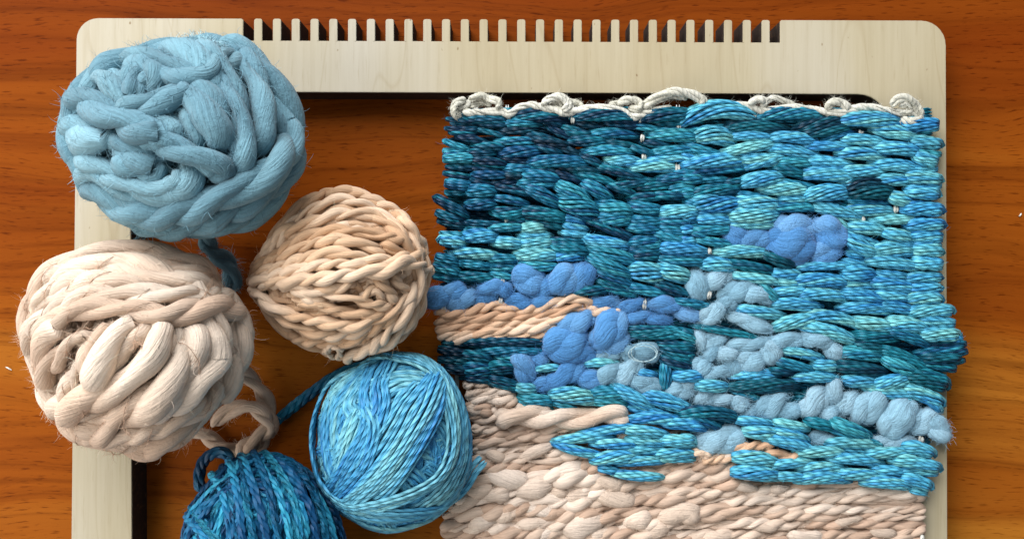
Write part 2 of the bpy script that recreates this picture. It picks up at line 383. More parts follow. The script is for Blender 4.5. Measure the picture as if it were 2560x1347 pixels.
class Ball:
    def __init__(b, name, label, c, outline, zc, rz, inset, mat, group, core_col):
        b.c = np.array(c, float); b.zc = zc; b.rz = rz; b.mat = mat; b.pool = []
        d = np.array(outline, float) - b.c; a = np.arctan2(d[:, 1], d[:, 0]); rad = np.hypot(d[:, 0], d[:, 1])
        o = np.argsort(a); a, rad = a[o], rad[o]
        b.ang = np.r_[a - 2 * np.pi, a, a + 2 * np.pi]; b.rad = np.tile(rad, 3) - inset
        k = W(c[0], c[1], zc); b.root = empty(name, (k[0], k[1], (zc - rz - inset * .8) * S), label, 'yarn ball', group)
        fr = .66 if mat in (M_ROVING, M_CREAM) else .86
        # hidden heart of the ball
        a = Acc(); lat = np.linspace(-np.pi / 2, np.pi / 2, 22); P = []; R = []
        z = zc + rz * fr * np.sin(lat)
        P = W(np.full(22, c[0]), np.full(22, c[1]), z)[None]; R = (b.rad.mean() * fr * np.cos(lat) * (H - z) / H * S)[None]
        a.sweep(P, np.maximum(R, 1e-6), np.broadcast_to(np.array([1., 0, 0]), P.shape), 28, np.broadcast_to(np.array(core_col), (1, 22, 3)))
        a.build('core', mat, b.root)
    def surf(b, d, h):
        """unit directions (x right, y down in the photo, z up), height above the surface -> metres, normal"""
        phi = np.arctan2(d[:, 1], d[:, 0]); R = np.interp(phi, b.ang, b.rad)
        n = nrm(np.stack([d[:, 0] / R, d[:, 1] / R, d[:, 2] / b.rz], -1))
        px = b.c[0] + R * d[:, 0] + n[:, 0] * h; py = b.c[1] + R * d[:, 1] + n[:, 1] * h; z = b.zc + b.rz * d[:, 2] + n[:, 2] * h
        return W(px, py, z), n * np.array([1, -1, 1])
    def dirs(b, pts):
        q = catmull(pts, 10) - b.c; phi = np.arctan2(q[:, 1], q[:, 0]); R = np.interp(phi, b.ang, b.rad)
        r = np.minimum(np.hypot(q[:, 0], q[:, 1]) / R, .998)
        d = np.stack([np.cos(phi) * r, np.sin(phi) * r, np.sqrt(1 - r * r)], -1)
        return d, r
    def path(b, pts, h, step, dive=80., ext=0.7):
        d, r = b.dirs(pts)
        h = np.full(len(d), float(h))
        def go(d, i0, i1, n=9):      # carry the strand on round the side of the ball
            u = d[i1] ; t = nrm(d[i1] - d[i0]); t = nrm(t - u * np.dot(t, u))
            a = np.linspace(0.08, ext, n)[:, None]; return np.cos(a) * u + np.sin(a) * t
        m = max(3, len(d) // 5)
        if r[-1] > .72: e = go(d, -2, -1); d = np.vstack([d, e]); h = np.r_[h, h[-1] + np.linspace(0, -14, len(e))]
        else: h[-m:] -= np.linspace(0, 1, m) ** 2 * dive
        if r[0] > .72: e = go(d, 1, 0)[::-1]; d = np.vstack([e, d]); h = np.r_[h[0] + np.linspace(-14, 0, len(e)), h]
        else: h[:m] -= np.linspace(1, 0, m) ** 2 * dive
        P, n = b.surf(nrm(d), h)
        q = resample(np.c_[P / S, n], step); return q[:, :3] * S, nrm(q[:, 3:])
    def fill(b, count, h, step, fn, span=(2.0, 4.5), tilt=None):
        for i in range(count):
            n = nrm(rng.normal(0, 1, 3)); 
            if tilt is not None: n = nrm(np.array(tilt) + rng.normal(0, .35, 3))
            u = nrm(np.cross(n, rng.normal(0, 1, 3))); v = np.cross(n, u)
            off = rng.uniform(-.45, .45); a = rng.uniform(0, 6.28) + np.linspace(0, rng.uniform(*span), 60)
            d = nrm(np.cos(a)[:, None] * u + np.sin(a)[:, None] * v + off * n)
            P, nn = b.surf(d, h - rng.uniform(0, 6) + 4 * sn(60, 5)); q = resample(np.c_[P / S, nn], step)
            acc = Acc(); fn(acc, q[:, :3] * S, nrm(q[:, 3:])); b.add(acc, 'strand')
    def add(b, acc, name):
        b.pool += acc.pool; return acc.build(name, b.mat, b.root)

def crop(ox, oy, s): return lambda pts: [(ox + x / s, oy + y / s) for x, y in pts]
def free(pts, step):
    """path off the ball: (px,py,z) points"""
    q = catmull(pts, 12); P = W(q[:, 0], q[:, 1], q[:, 2]); q = resample(P / S, step) * S
    return q, np.broadcast_to(np.array([0.02, 0.03, 1.0]), q.shape)

GROUP = 'balls of yarn lying beside the weaving'
# ---- pale blue roving ball
c1 = crop(0, 0, 2.041)
BLUE = [(.15, .295, .365), (.19, .365, .44), (.24, .435, .515)]
ball = Ball('yarn_ball', 'largest ball, fluffy pale blue chunky wool wound on the corner of the loom', (455, 350),
    c1([(430, 400), (365, 560), (345, 720), (385, 890), (460, 1000), (575, 1125), (700, 1220), (880, 1260), (1100, 1250), (1330, 1190), (1500, 1020), (1560, 850),
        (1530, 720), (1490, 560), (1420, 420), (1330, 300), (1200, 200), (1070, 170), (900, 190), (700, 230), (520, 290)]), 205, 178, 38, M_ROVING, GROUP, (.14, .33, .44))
ST = [  # width, height, points
 (130, 16, (350,560),(330,700),(400,860),(540,960),(700,1060),(900,1060),(1100,990),(1280,910),(1420,780),(1440,620),(1370,480)),
 (100, 0, (420,470),(330,600),(320,760),(400,920),(540,1060),(700,1150)),
 (120, 2, (470,980),(640,1110),(860,1170),(1100,1110),(1300,1010),(1450,860),(1500,700)),
 (110, -6, (560,1090),(720,1200),(950,1240),(1200,1180),(1400,1050),(1530,880)),
 (100, -14, (640,1180),(850,1250),(1080,1240),(1300,1160)),
 (110, 10, (1140,380),(1190,500),(1220,640),(1220,760),(1190,880)),
 (130, 6, (1220,300),(1310,450),(1330,600),(1320,780)),
 (130, -2, (1130,200),(1260,320),(1390,480),(1430,640),(1440,760)),
 (110, -10, (1230,260),(1380,400),(1470,560),(1520,760),(1530,880)),
 (160, 2, (650,300),(780,245),(900,260),(980,330)),
 (140, -5, (900,220),(1060,200),(1170,240),(1230,300)),
 (150, 8, (800,350),(930,390),(1050,400),(1110,350)),
 (150, 2, (400,440),(480,370),(560,410),(600,500)),
 (110, -4, (500,330),(580,290),(670,310)),
 (70, 2, (620,500),(640,400),(700,350)),
 (120, 6, (690,500),(710,420),(760,380),(800,440)),
 (115, 16, (640,570),(770,550),(880,500),(940,480)),
 (145, 17, (400,510),(540,560),(660,640),(780,680),(850,700)),
 (120, 14, (760,720),(880,750),(980,790),(1090,840),(1140,870)),
 (150, 5, (950,440),(1040,520),(1090,620),(1140,740)),
 (110, 2, (820,590),(890,640),(930,700)),
 (90, -3, (980,560),(1010,650),(1040,740)),
 (155, 8, (360,630),(440,680),(540,700),(600,710)),
 (140, 6, (590,710),(660,780),(740,800),(840,850)),
 (125, 12, (600,890),(700,930),(810,960),(920,930),(960,860)),
 (110, 8, (640,820),(720,870),(830,860)),
 (130, 8, (420,880),(520,890),(600,950)),
 (120, 4, (1150,720),(1190,800),(1230,880)),
]
for i_, (w, h, *pts) in enumerate(ST):
    P, n = ball.path(c1(pts), h * 1.5 - 2, 6.0); a = Acc()
    if i_ < 5 or i_ in (8, 17, 18): plied(a, P, n, w / 2.041, BLUE, 2, period=3.9, hand=1, K=20, slub=.28, ofs=.20, rr=.36, ridge=.025)
    else: plied(a, P, n, w / 2.041, BLUE, 2, period=6., hand=1, K=20, slub=.40, ofs=.20, rr=.34, ridge=.02, tl=1.2, slubfreq=len(P) * 6 / 55)
    ball.add(a, 'strand')
ball.fill(30, -52, 9, lambda a, P, n: plied(a, P, n, 46, BLUE, 2, 3.2, 1, 8, .2))
a = Acc(); P, n = free([(505, 590, 20), (535, 632, -10), (572, 660, -40), (582, 700, -55), (570, 730, -58)], 6); plied(a, P, n, 46, BLUE[:2], 2, 3.5, 1, 10); ball.add(a, 'loose_end')
a = Acc()
for pts in ([(930,245),(980,235),(1040,255),(1090,265)], [(1255,290),(1300,270),(1350,290),(1350,330)], [(1240,300),(1300,330),(1350,340)]):
    P, n = ball.path(c1(pts), 22, 4, 2, .1); plied(a, P, n, 9, [(.4, .62, .7), (.3, .55, .66)], 2, 6, -1, 5, .5)
ball.add(a, 'wisp')
fuzz(ball.pool, 32000, 19, M_FUZZ, ball.root, lift=.45, along=.8, rad=.45, bright=1.05)
fuzz(ball.pool, 20000, 11, M_FUZZ, ball.root, lift=.9, along=.8, rad=.22, bright=1.1)

# ---- cream thick-and-thin ball
c2 = crop(0, 580, 1.757)
CREAM = [(.65, .465, .34), (.75, .575, .44), (.83, .68, .545)]
ball = Ball('yarn_ball', 'large cream ball of thick and thin slubby yarn on the left bar of the loom', (338, 875),
    c2([(90, 470), (100, 290), (200, 150), (400, 60), (560, 50), (760, 80), (900, 130), (1000, 260), (1090, 400), (1100, 450), (1070, 580), (1020, 720), (920, 840), (800, 950), (640, 1000), (480, 970), (320, 910), (230, 810), (150, 640), (110, 570)]),
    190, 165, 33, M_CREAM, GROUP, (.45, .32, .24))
ST = [
 (92, 8, (110,330),(150,200),(280,120),(450,75),(650,95),(850,130),(960,210),(1010,300)),
 (112, 2, (380,160),(560,160),(720,210),(860,250)),
 (112, -2, (740,170),(880,200),(970,280)),
 (84, 0, (200,280),(350,220),(520,220),(680,260)),
 (104, -4, (100,520),(105,390),(190,290),(340,240)),
 (78, 12, (190,410),(300,320),(420,290),(560,290),(720,290),(870,290),(1000,310),(1080,400)),
 (88, 15, (220,420),(330,360),(450,340),(600,355),(740,375),(880,345),(1010,360),(1090,460)),
 (72, 0, (100,540),(150,480),(200,410)),
 (92, -3, (120,540),(150,620),(220,720),(270,810)),
 (94, 2, (200,620),(200,520),(240,450),(310,410)),
 (104, 6, (240,580),(320,490),(430,460)),
 (56, 12, (370,640),(400,520),(450,460),(520,400)),
 (140, 9, (420,650),(490,540),(560,450),(650,400)),
 (116, 12, (320,760),(470,700),(580,620),(660,530),(690,450),(720,410)),
 (80, 4, (310,700),(340,620),(380,560)),
 (134, 9, (500,840),(620,760),(720,680),(800,600),(830,520),(850,410)),
 (124, 7, (660,810),(780,720),(860,640),(950,560),(960,460),(920,390)),
 (124, 0, (620,960),(780,880),(900,780),(1000,670),(1050,550),(1040,440)),
 (82, 9, (180,650),(250,770),(340,860),(450,890),(580,880),(700,850),(820,790)),
 (104, 0, (260,860),(400,930),(560,950),(700,930),(860,860)),
 (84, -8, (400,940),(560,985),(700,960),(850,900)),
 (104, -8, (930,820),(1030,700),(1075,560)),
 (84, 2, (710,580),(760,500),(770,420)),
 (90, 3, (420,800),(540,790),(640,730)),
]
for w, h, *pts in ST:
    P, n = ball.path(c2(pts), h * 1.3, 6.0); a = Acc()
    if w < 90: plied(a, P, n, w / 1.757 * .98, CREAM, 2, period=3.6, hand=1, K=18, slub=.34, ofs=.21, rr=.34, ridge=.025)
    else: plied(a, P, n, w / 1.757 * .98, CREAM, 2, period=5.5, hand=1, K=20, slub=.42, ofs=.21, rr=.32, ridge=.02, tl=1.1, slubfreq=len(P) * 6 / 70)
    # thin copper binder thread wound round the slub
    N = len(P); T = nrm(np.gradient(P, axis=0)); B = nrm(np.cross(T, n)); s_ = np.r_[0, np.cumsum(np.linalg.norm(np.diff(P, axis=0), axis=1))] / S
    an = 2 * np.pi * s_ / (w * 1.5) + rng.uniform(0, 6); rad = w / 1.757 * .43
    Q = P + (np.cos(an) * rad)[:, None] * B * S + (np.sin(an) * rad)[:, None] * n * S
    a.sweep(Q[None], np.full((1, N), .6 * S), n[None], 4, np.broadcast_to(np.array([.64, .42, .29]), (1, N, 3)))
    ball.add(a, 'strand')
ball.fill(30, -42, 9, lambda a, P, n: plied(a, P, n, 42, CREAM, 2, 3.0, 1, 8, .25))
for pts in ([(1040,600,10),(1120,660,-35),(1170,750,-50),(1190,850,-45),(1150,930,-50),(1060,965,-58),(960,930,-60),(870,870,-50),(800,840,-30)],
            [(930,850,-45),(1000,790,-30),(1080,765,-15),(1150,800,-10),(1180,860,-20),(1120,910,-20),(1070,950,-15),(1100,985,-25)]):
    a = Acc(); P, n = free([(*c2([(x, y)])[0], z) for x, y, z in pts], 6); plied(a, P, n, 40, CREAM[:2], 2, 3.4, 1, 10, .2); ball.add(a, 'loose_end')
fuzz(ball.pool, 16000, 22, M_FUZZ, ball.root, lift=.35, along=1.0, rad=.3, bright=1.08)
fuzz(ball.pool, 9000, 13, M_FUZZ, ball.root, lift=.9, along=.7, rad=.2, bright=1.05)

# ---- beige two-ply ball
c3 = crop(580, 440, 2.694)
BEIGE = [(.56, .34, .195), (.69, .46, .29), (.80, .59, .42)]
ball = Ball('yarn_ball', 'smooth beige ball of two ply cotton between the blue ball and the weaving', (857, 680),
    c3([(135, 740), (150, 640), (220, 480), (280, 340), (420, 190), (560, 100), (700, 75), (860, 100), (1000, 180), (1120, 250), (1230, 300), (1300, 450), (1350, 600), (1330, 780), (1300, 940), (1220, 1080), (1080, 1180), (940, 1220), (760, 1225), (600, 1210), (450, 1150), (320, 1050), (220, 930), (150, 830)]),
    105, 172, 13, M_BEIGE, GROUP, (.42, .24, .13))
ST = [
 (74, 12, (1090,260),(1190,400),(1230,560),(1240,700),(1180,870),(1060,1010),(930,1130),(780,1190)),
 (80, 3, (1160,300),(1270,480),(1300,640),(1270,820),(1190,980),(1080,1090)),
 (72, -6, (1200,300),(1320,500),(1335,700),(1290,900),(1180,1080),(1000,1200)),
 (80, 0, (200,590),(300,380),(440,230),(620,120),(760,95),(900,140),(1050,220),(1160,340)),
 (76, 3, (200,600),(330,440),(430,310),(600,200),(760,170),(930,225),(1090,330)),
 (80, 6, (230,540),(350,400),(480,350),(640,290),(800,265),(960,290),(1110,390)),
 (72, 8, (200,610),(330,530),(480,440),(640,385),(800,385),(960,410),(1130,440),(1200,480)),
 (66, 9, (180,640),(300,570),(440,505),(600,450),(760,440),(900,475),(1050,510)),
 (70, 10, (165,660),(320,620),(480,570),(620,530),(760,525),(900,560),(1060,575),(1160,550)),
 (66, 10, (165,685),(300,670),(450,635),(600,600),(740,590),(900,610),(1010,630)),
 (76, 16, (160,700),(330,705),(500,700),(680,680),(850,650),(1000,640),(1130,590),(1210,600)),
 (60, 6, (240,730),(400,745),(490,800),(580,840)),
 (64, 7, (370,740),(500,760),(650,790),(800,815),(950,860),(1090,870)),
 (58, 5, (550,750),(700,760),(830,710)),
 (66, 4, (400,830),(560,865),(700,895),(900,925),(1060,915)),
 (72, 9, (185,770),(300,870),(450,935),(620,975),(800,990),(950,960),(1080,900),(1160,820)),
 (76, 3, (165,760),(280,900),(430,1000),(600,1055),(760,1060),(920,1020),(1070,920)),
 (76, 0, (200,880),(340,1040),(500,1110),(680,1120),(850,1085),(1000,1000)),
 (76, -5, (280,1000),(440,1120),(600,1180),(760,1200),(920,1150)),
 (70, -2, (170,830),(155,700),(190,590),(240,490)),
 (66, 4, (970,670),(1040,760),(1100,830)),
 (56, 3, (1080,690),(1160,760)),
 (50, 4, (880,820),(960,760),(1010,840)),
 (66, 3, (380,800),(520,840),(640,850)),
 (60, 5, (1020,470),(1090,510),(1170,530)),
]
for w, h, *pts in ST:
    P, n = ball.path(c3(pts), h, 5.0, 22); a = Acc()
    plied(a, P, n, w / 2.694 * 1.08, BEIGE, 2, period=4.0, hand=1, K=12, slub=.34, ofs=.22, rr=.32, ridge=.03); ball.add(a, 'strand')
a = Acc(); P, n = ball.path(c3([(640,1150),(670,1120),(720,1130),(730,1170),(690,1190),(660,1165)]), 12, 3, 2, .05); plied(a, P, n, 16, BEIGE[1:], 2, 3.4, 1, 8); ball.add(a, 'knot')
ball.fill(44, -13, 8, lambda a, P, n: plied(a, P, n, 27, BEIGE, 2, 3.4, 1, 7, .25), tilt=(.15, 1, .3))
ball.fill(20, -13, 8, lambda a, P, n: plied(a, P, n, 27, BEIGE, 2, 3.4, 1, 7, .25))
fuzz(ball.pool, 3500, 18, M_FUZZ, ball.root, lift=.3, along=1.0, rad=.28, bright=1.05)
fuzz(ball.pool, 1600, 20, M_FUZZ, ball.root, lift=1.0, along=.4, rad=.25)

# ---- turquoise stranded cotton ball
c4 = crop(420, 860, 2.765)
TURQ = [(.035, .22, .50), (.06, .32, .57), (.10, .40, .60), (.15, .46, .60), (.21, .53, .60)]
ball = Ball('yarn_ball', 'light turquoise ball of stranded cotton touching the left edge of the weaving', (985, 1112),
    c4([(1005, 660), (1020, 500), (1060, 370), (1160, 240), (1300, 150), (1450, 85), (1620, 65), (1780, 85), (1900, 160), (2000, 290), (2070, 480), (2095, 700), (2080, 880), (2040, 1020), (1960, 1140), (1840, 1230), (1700, 1300), (1520, 1330), (1350, 1290), (1220, 1210), (1110, 1080), (1040, 940)]),
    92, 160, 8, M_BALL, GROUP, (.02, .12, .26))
ST = [
 (4, 12, (1110,320),(1050,480),(1025,640),(1035,800),(1085,960),(1200,1080),(1400,1135),(1600,1150),(1760,1140)),
 (5, 6, (1150,1080),(1300,1170),(1500,1200),(1750,1170),(1930,1080),(2040,900),(2075,700),(2050,500),(1990,340),(1870,190),(1720,115),(1590,100)),
 (4, 14, (1540,110),(1720,145),(1850,235),(1920,400),(1960,600),(1940,780),(1850,930),(1680,1030),(1500,1090),(1370,1115)),
 (5, 10, (1600,90),(1760,130),(1900,250),(1990,430),(2020,620),(2010,800),(1940,950)),
 (5, -2, (1180,1160),(1400,1265),(1600,1285),(1800,1225),(1980,1120)),
 (5, -10, (1240,1240),(1450,1310),(1650,1300),(1850,1230)),
 (5, 2, (1170,240),(1115,400),(1085,560),(1085,720),(1120,880),(1200,1020)),
 (5, -1, (1340,190),(1230,300),(1150,440),(1130,600)),
 (5, 3, (1170,310),(1290,200),(1430,125),(1600,85),(1760,105),(1900,195)),
 (6, 8, (1190,1060),(1330,900),(1460,740),(1570,560),(1640,430),(1740,310),(1800,240)),
 (6, 13, (1290,1075),(1430,950),(1560,790),(1680,600),(1770,440),(1835,270)),
 (6, 10, (1390,1085),(1540,940),(1660,780),(1770,600),(1850,430),(1875,290)),
 (6, 6, (1140,1010),(1250,830),(1350,650),(1390,500),(1370,350),(1400,220)),
 (5, 8, (1430,600),(1480,420),(1470,290),(1520,170)),
 (6, 2, (1170,920),(1230,700),(1280,560),(1340,410)),
 (5, 9, (1330,400),(1420,560),(1390,740),(1310,900)),
 (5, 3, (1560,560),(1600,420),(1680,300)),
 (5, 1, (1300,500),(1250,420),(1300,300)),
 (3, -8, (1740,590),(1850,600),(1930,690)),
 (3, -8, (1690,710),(1800,770),(1910,810)),
 (4, -4, (1620,850),(1730,920),(1800,1000)),
 (4, -5, (1570,900),(1660,1000),(1700,1060)),
 (4, -3, (1800,510),(1900,560),(1960,660)),
 (4, -5, (1780,830),(1860,880),(1900,900)),
 (4, 4, (1490,260),(1620,225),(1760,240)),
 (4, 3, (1500,340),(1620,280),(1740,270)),
]
for k, h, *pts in ST:
    P, n = ball.path(c4(pts), h, 6.0, 18); a = Acc(); bundle(a, P, n, k + 1, TURQ, 6.3, 4.0, wander=2.6); ball.add(a, 'strand')
ball.fill(60, -7, 8, lambda a, P, n: bundle(a, P, n, 6, TURQ, 6.3, 4.0, wander=2.6), tilt=(.8, .5, .2))
ball.fill(34, -6, 8, lambda a, P, n: bundle(a, P, n, 6, TURQ, 6.3, 4.0, wander=2.6))
a = Acc(); P, n = free([(*c4([(x, y)])[0], z) for x, y, z in [(1560,1150,110),(1700,1150,115),(1850,1130,110),(1980,1050,100),(2060,960,85),(2110,870,80),(2180,790,72)]], 6)
bundle(a, P, n, 4, TURQ[1:], 6.5, 4.4, wander=2); ball.add(a, 'loose_end')
fuzz(ball.pool, 1500, 13, M_FUZZ, ball.root, lift=.8, along=.6, rad=.22)

# ---- deep teal ball, cut by the bottom of the picture
DEEP = [(.006, .07, .18), (.012, .14, .30), (.018, .21, .41), (.026, .29, .49), (.04, .36, .54)]
ball = Ball('yarn_ball', 'deep teal blue ball of stranded cotton below the cream ball, cut by the bottom edge', (665, 1370),
    [(455, 1370), (462, 1300), (495, 1225), (540, 1170), (600, 1142), (680, 1140), (745, 1165), (800, 1215), (850, 1290), (872, 1370), (850, 1470), (790, 1550), (680, 1590), (560, 1560), (480, 1480)],
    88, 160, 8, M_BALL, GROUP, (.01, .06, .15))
ST = [
 (4, 6, (350,900),(400,1000),(430,1130),(460,1320),(480,1480)),
 (4, 10, (470,800),(500,950),(520,1100),(560,1347),(600,1600)),
 (5, 12, (550,790),(600,900),(640,1000),(680,1150),(720,1347),(740,1600)),
 (5, 11, (630,790),(720,900),(800,1030),(850,1200),(870,1347),(880,1560)),
 (5, 8, (730,790),(850,880),(930,1000),(1000,1150),(1040,1347),(1050,1520)),
 (5, 3, (820,810),(940,900),(1040,1030),(1120,1180),(1170,1347)),
 (4, 8, (210,1120),(300,1010),(400,930),(480,830)),
 (4, 8, (165,1260),(240,1130),(330,1060),(400,1000)),
 (4, 5, (120,1360),(190,1240),(260,1150)),
 (4, 9, (180,1200),(260,1290),(330,1360),(400,1450)),
 (4, 5, (390,1360),(480,1200),(540,1050)),
 (4, 6, (700,1360),(760,1200),(790,1080)),
 (4, 6, (920,1360),(900,1220),(860,1100)),
 (5, 4, (300,1360),(350,1200),(390,1080)),
 (4, 0, (610,930),(680,960),(740,1010)),
 (4, 0, (530,1130),(600,1180)),
 (4, 5, (560,820),(660,800),(780,810),(860,870)),
]
for k, h, *pts in ST:
    P, n = ball.path(c4(pts), h, 6.0, 18); a = Acc(); T_ = nrm(np.gradient(P, axis=0)); B_s = np.cross(T_, n)
    for q_ in (-1, 1): plied(a, P + B_s * (q_ * (7.5 + k) + 3 * sn(len(P), 5))[:, None] * S, n, 19 + rng.uniform(-2, 2), DEEP, 3, 4.6, 1, 7, .1, True, .26, .25); ball.add(a, 'strand')
ball.fill(40, -7, 8, lambda a, P, n: plied(a, P, n, 22, DEEP, 3, 4.6, 1, 6, .1, True, .26, .25), tilt=(1, -.3, .1))
ball.fill(50, -6, 8, lambda a, P, n: plied(a, P, n, 22, DEEP, 3, 4.6, 1, 6, .1, True, .26, .25))
DARK = [(.004, .04, .10), (.008, .09, .18), (.012, .16, .27)]
for pts in ([(690,580,-66),(760,520,-64),(860,440,-62),(1000,330,-60),(1150,225,-58),(1300,160,-58),(1450,130,-60)],
            [(230,1020,-20),(215,930,-25),(240,820,-30),(310,755,-25),(390,750,-20),(450,810,-10)]):
    a = Acc(); P, n = free([(*c4([(x, y)])[0], z) for x, y, z in pts], 6)
    plied(a, P, n, 30, DARK, 4, 4.5, 1, 7, .1, True, .27, .24); ball.add(a, 'loose_end')
fuzz(ball.pool, 1500, 13, M_FUZZ, ball.root, lift=.8, along=.6, rad=.22)

# ------------------------------------------------------------------ the weaving
tap = empty('woven_tapestry', W(1730, 800, 0.0), 'blue and sand coloured seascape weaving with a white knotted top hem, laid on the loom', 'weaving')
POOL_T, POOL_W, POOL_S, POOL_C = [], [], [], []
PAL = {
 'D': [(.002, .028, .07), (.004, .072, .135), (.008, .138, .21), (.015, .218, .295)],
 'N': [(.001, .020, .045), (.003, .052, .092), (.008, .13, .18)],
 'M': [(.005, .07, .17), (.012, .16, .28), (.028, .26, .38), (.05, .34, .42)],
 'L': [(.026, .22, .50), (.065, .36, .59), (.11, .47, .60), (.19, .56, .58)],
 'B': [(.022, .19, .45), (.048, .31, .57), (.08, .41, .61), (.14, .51, .60)],
}
def zone(x0, x1, y):
    x = (x0 + x1) / 2      # the dye changes slowly over the cloth
    v = .54 + .10 * math.sin(x / 118 + y / 63) + .10 * math.sin(x / 71 - y / 47 + 1.7)
    if x < 1640 and y < 560: v -= .16
    if x > 1800: v += .08
    return v
def stitch(x0, y0, x1, y1, w, bend, c, z0=30., r=4.2, name='weft_stitch'):
    if abs(x1 - x0) > 40: y0 -= 3.0; y1 += 3.0      # each pass leans a little with the twist
    p0, p1 = np.array([x0, y0], float), np.array([x1, y1], float); L = np.linalg.norm(p1 - p0)
    d = (p1 - p0) / L; e = min(20., .17 * L)
    el = x0 < poly(LEFT, y0) + 26; er = x1 > poly(RIGHT, y1) - 34
    e0, e1 = (0 if el else e), (0 if er else e)
    p0 = p0 - d * e0; p1 = p1 + d * e1; L += e0 + e1
    n = max(11, int(L / 6.0)); t = np.linspace(0, 1, n)
    if el or er: n += 10; t = np.unique(np.r_[t, (np.arange(1, 6) * 2.7 / L) if el else .5, (1 - np.arange(1, 6) * 2.7 / L) if er else .5]); n = len(t)
    per = np.array([-d[1], d[0]])
    if per[1] < 0: per = -per
    c2d = p0 + (p1 - p0) * t[:, None] + per * (bend * 4 * t * (1 - t) * .75)[:, None]
    prof = 1 - np.abs(2 * t - 1) ** 3.2
    hump = min(25., 13 + w * .28)
    zc = z0 - 12 + hump * prof
    u0 = np.clip(1 - t * L / 16., 0, 1) if el else 0 * t; u1 = np.clip(1 - (1 - t) * L / 16., 0, 1) if er else 0 * t
    for u_, on, half, sg in ((u0, el, t < .5, -1), (u1, er, t >= .5, 1)):      # the yarn turns round the outermost warp
        if on: zc = np.where(half, z0 - 12 + hump - 15 * (1 - np.cos(u_ * 1.9)), zc); c2d = c2d + d * (sg * (13 * np.sin(u_ * 1.9) - 16 * u_))[:, None]
    a_ = np.maximum(w * .5 * np.where((el & (t < .5)) | (er & (t > .5)), .92 - .22 * np.maximum(u0, u1), .56 + .44 * np.clip(np.sin(np.pi * t), 0, 1) ** .6) - r, 1.5); b_ = a_ * .74
    n_s = int(np.clip(round(2 * np.pi * math.sqrt((a_.max() ** 2 + b_.max() ** 2) / 2) / (r * 1.62)), 4, 12))
    tw = rng.uniform(.9, 1.7); ph = rng.uniform(0, 6.28)
    Tn = np.gradient(c2d, axis=0); Tn /= np.linalg.norm(Tn, axis=1, keepdims=True); pr = np.stack([-Tn[:, 1], Tn[:, 0]], -1)
    Ps, Rs = [], []
    for k in range(n_s):
        al = ph + 2 * np.pi * k / n_s + tw * (t - .5) * L / 90 + .12 * sn(n, 2)
        q = c2d + pr * (np.cos(al) * a_ * (1 + .06 * sn(n, 2)))[:, None]
        z = zc + np.sin(al) * b_ + .7 * sn(n, 3)
        Ps.append(W(q[:, 0], q[:, 1], z)); Rs.append(r * (1 + .1 * sn(n, 4)) * S * (1 - .35 * np.abs(2 * t - 1) ** 6))
    a = Acc(); a.sweep(np.stack(Ps), np.stack(Rs), np.broadcast_to(np.array([.01, .02, 1.]), (n_s, n, 3)), 6, dye(n_s, n, PAL[c], 1.6, .15, .38 if c in 'DN' else .28, .34, zone(x0, x1, y0)))
    POOL_T.extend(a.pool); return a

def poly(pts, v): p = np.array(pts, float); return np.interp(v, p[:, 0], p[:, 1])
TOP = [(1140, 950), (1230, 958), (1290, 985), (1330, 1022), (1590, 1040), (1780, 1105), (1850, 1100), (1880, 1185), (2000, 1205), (2330, 1232)]
LEFT = [(270, 1112), (480, 1104), (520, 1095), (600, 1100), (740, 1082), (850, 1092), (900, 1098), (960, 1150), (1235, 1165)]
RIGHT = [(270, 2345), (600, 2352), (760, 2358), (800, 2378), (870, 2395), (910, 2392), (960, 2365), (1030, 2342), (1150, 2342), (1200, 2330), (1240, 2310)]
# ground rows of the weave, under the stitches one sees
y = 283.
while y < 1232:
    xl, xr = poly(LEFT, y) + 13, poly(RIGHT, y) - 15; n = int((xr - xl) / 9); x = np.linspace(xl, xr, n)
    yy = y + 4 * sn(n, 12); z = 2 + 4 * np.sin(x / 85 * np.pi + (int(y / 24) % 2) * np.pi)
    P = W(x, yy, z); a = Acc()
    pal = PAL['D'] if y < 620 else PAL['M']
    m_ = yy < poly(TOP, x) - 4; P = P[m_]
    if len(P) < 8: y += 23.5; continue
    bundle(a, P, np.broadcast_to(np.array([0., 0, 1]), P.shape), 4, pal, 6.2, 4.6, 5, 2.0); a.build('ground_weft', M_TEAL, tap); y += 23.5
# warp threads
for i, x in enumerate([1140, 1192, 1270, 1355, 1437, 1520, 1603, 1692, 1782, 1880, 1972, 2070, 2160, 2246, 2300]):
    yy = np.linspace(262, 1420, 90); z = np.full(90, -7.) + 2 * sn(90, 30); P = W(x + 3 * sn(90, 10), yy, z); a = Acc()
    bundle(a, P, np.broadcast_to(np.array([0., 0, 1]), P.shape), 2, [(.7, .68, .62), (.8, .79, .75)], 5.5, 3.6, 5, 1.0); a.build('warp_thread', M_COTTON, tap)

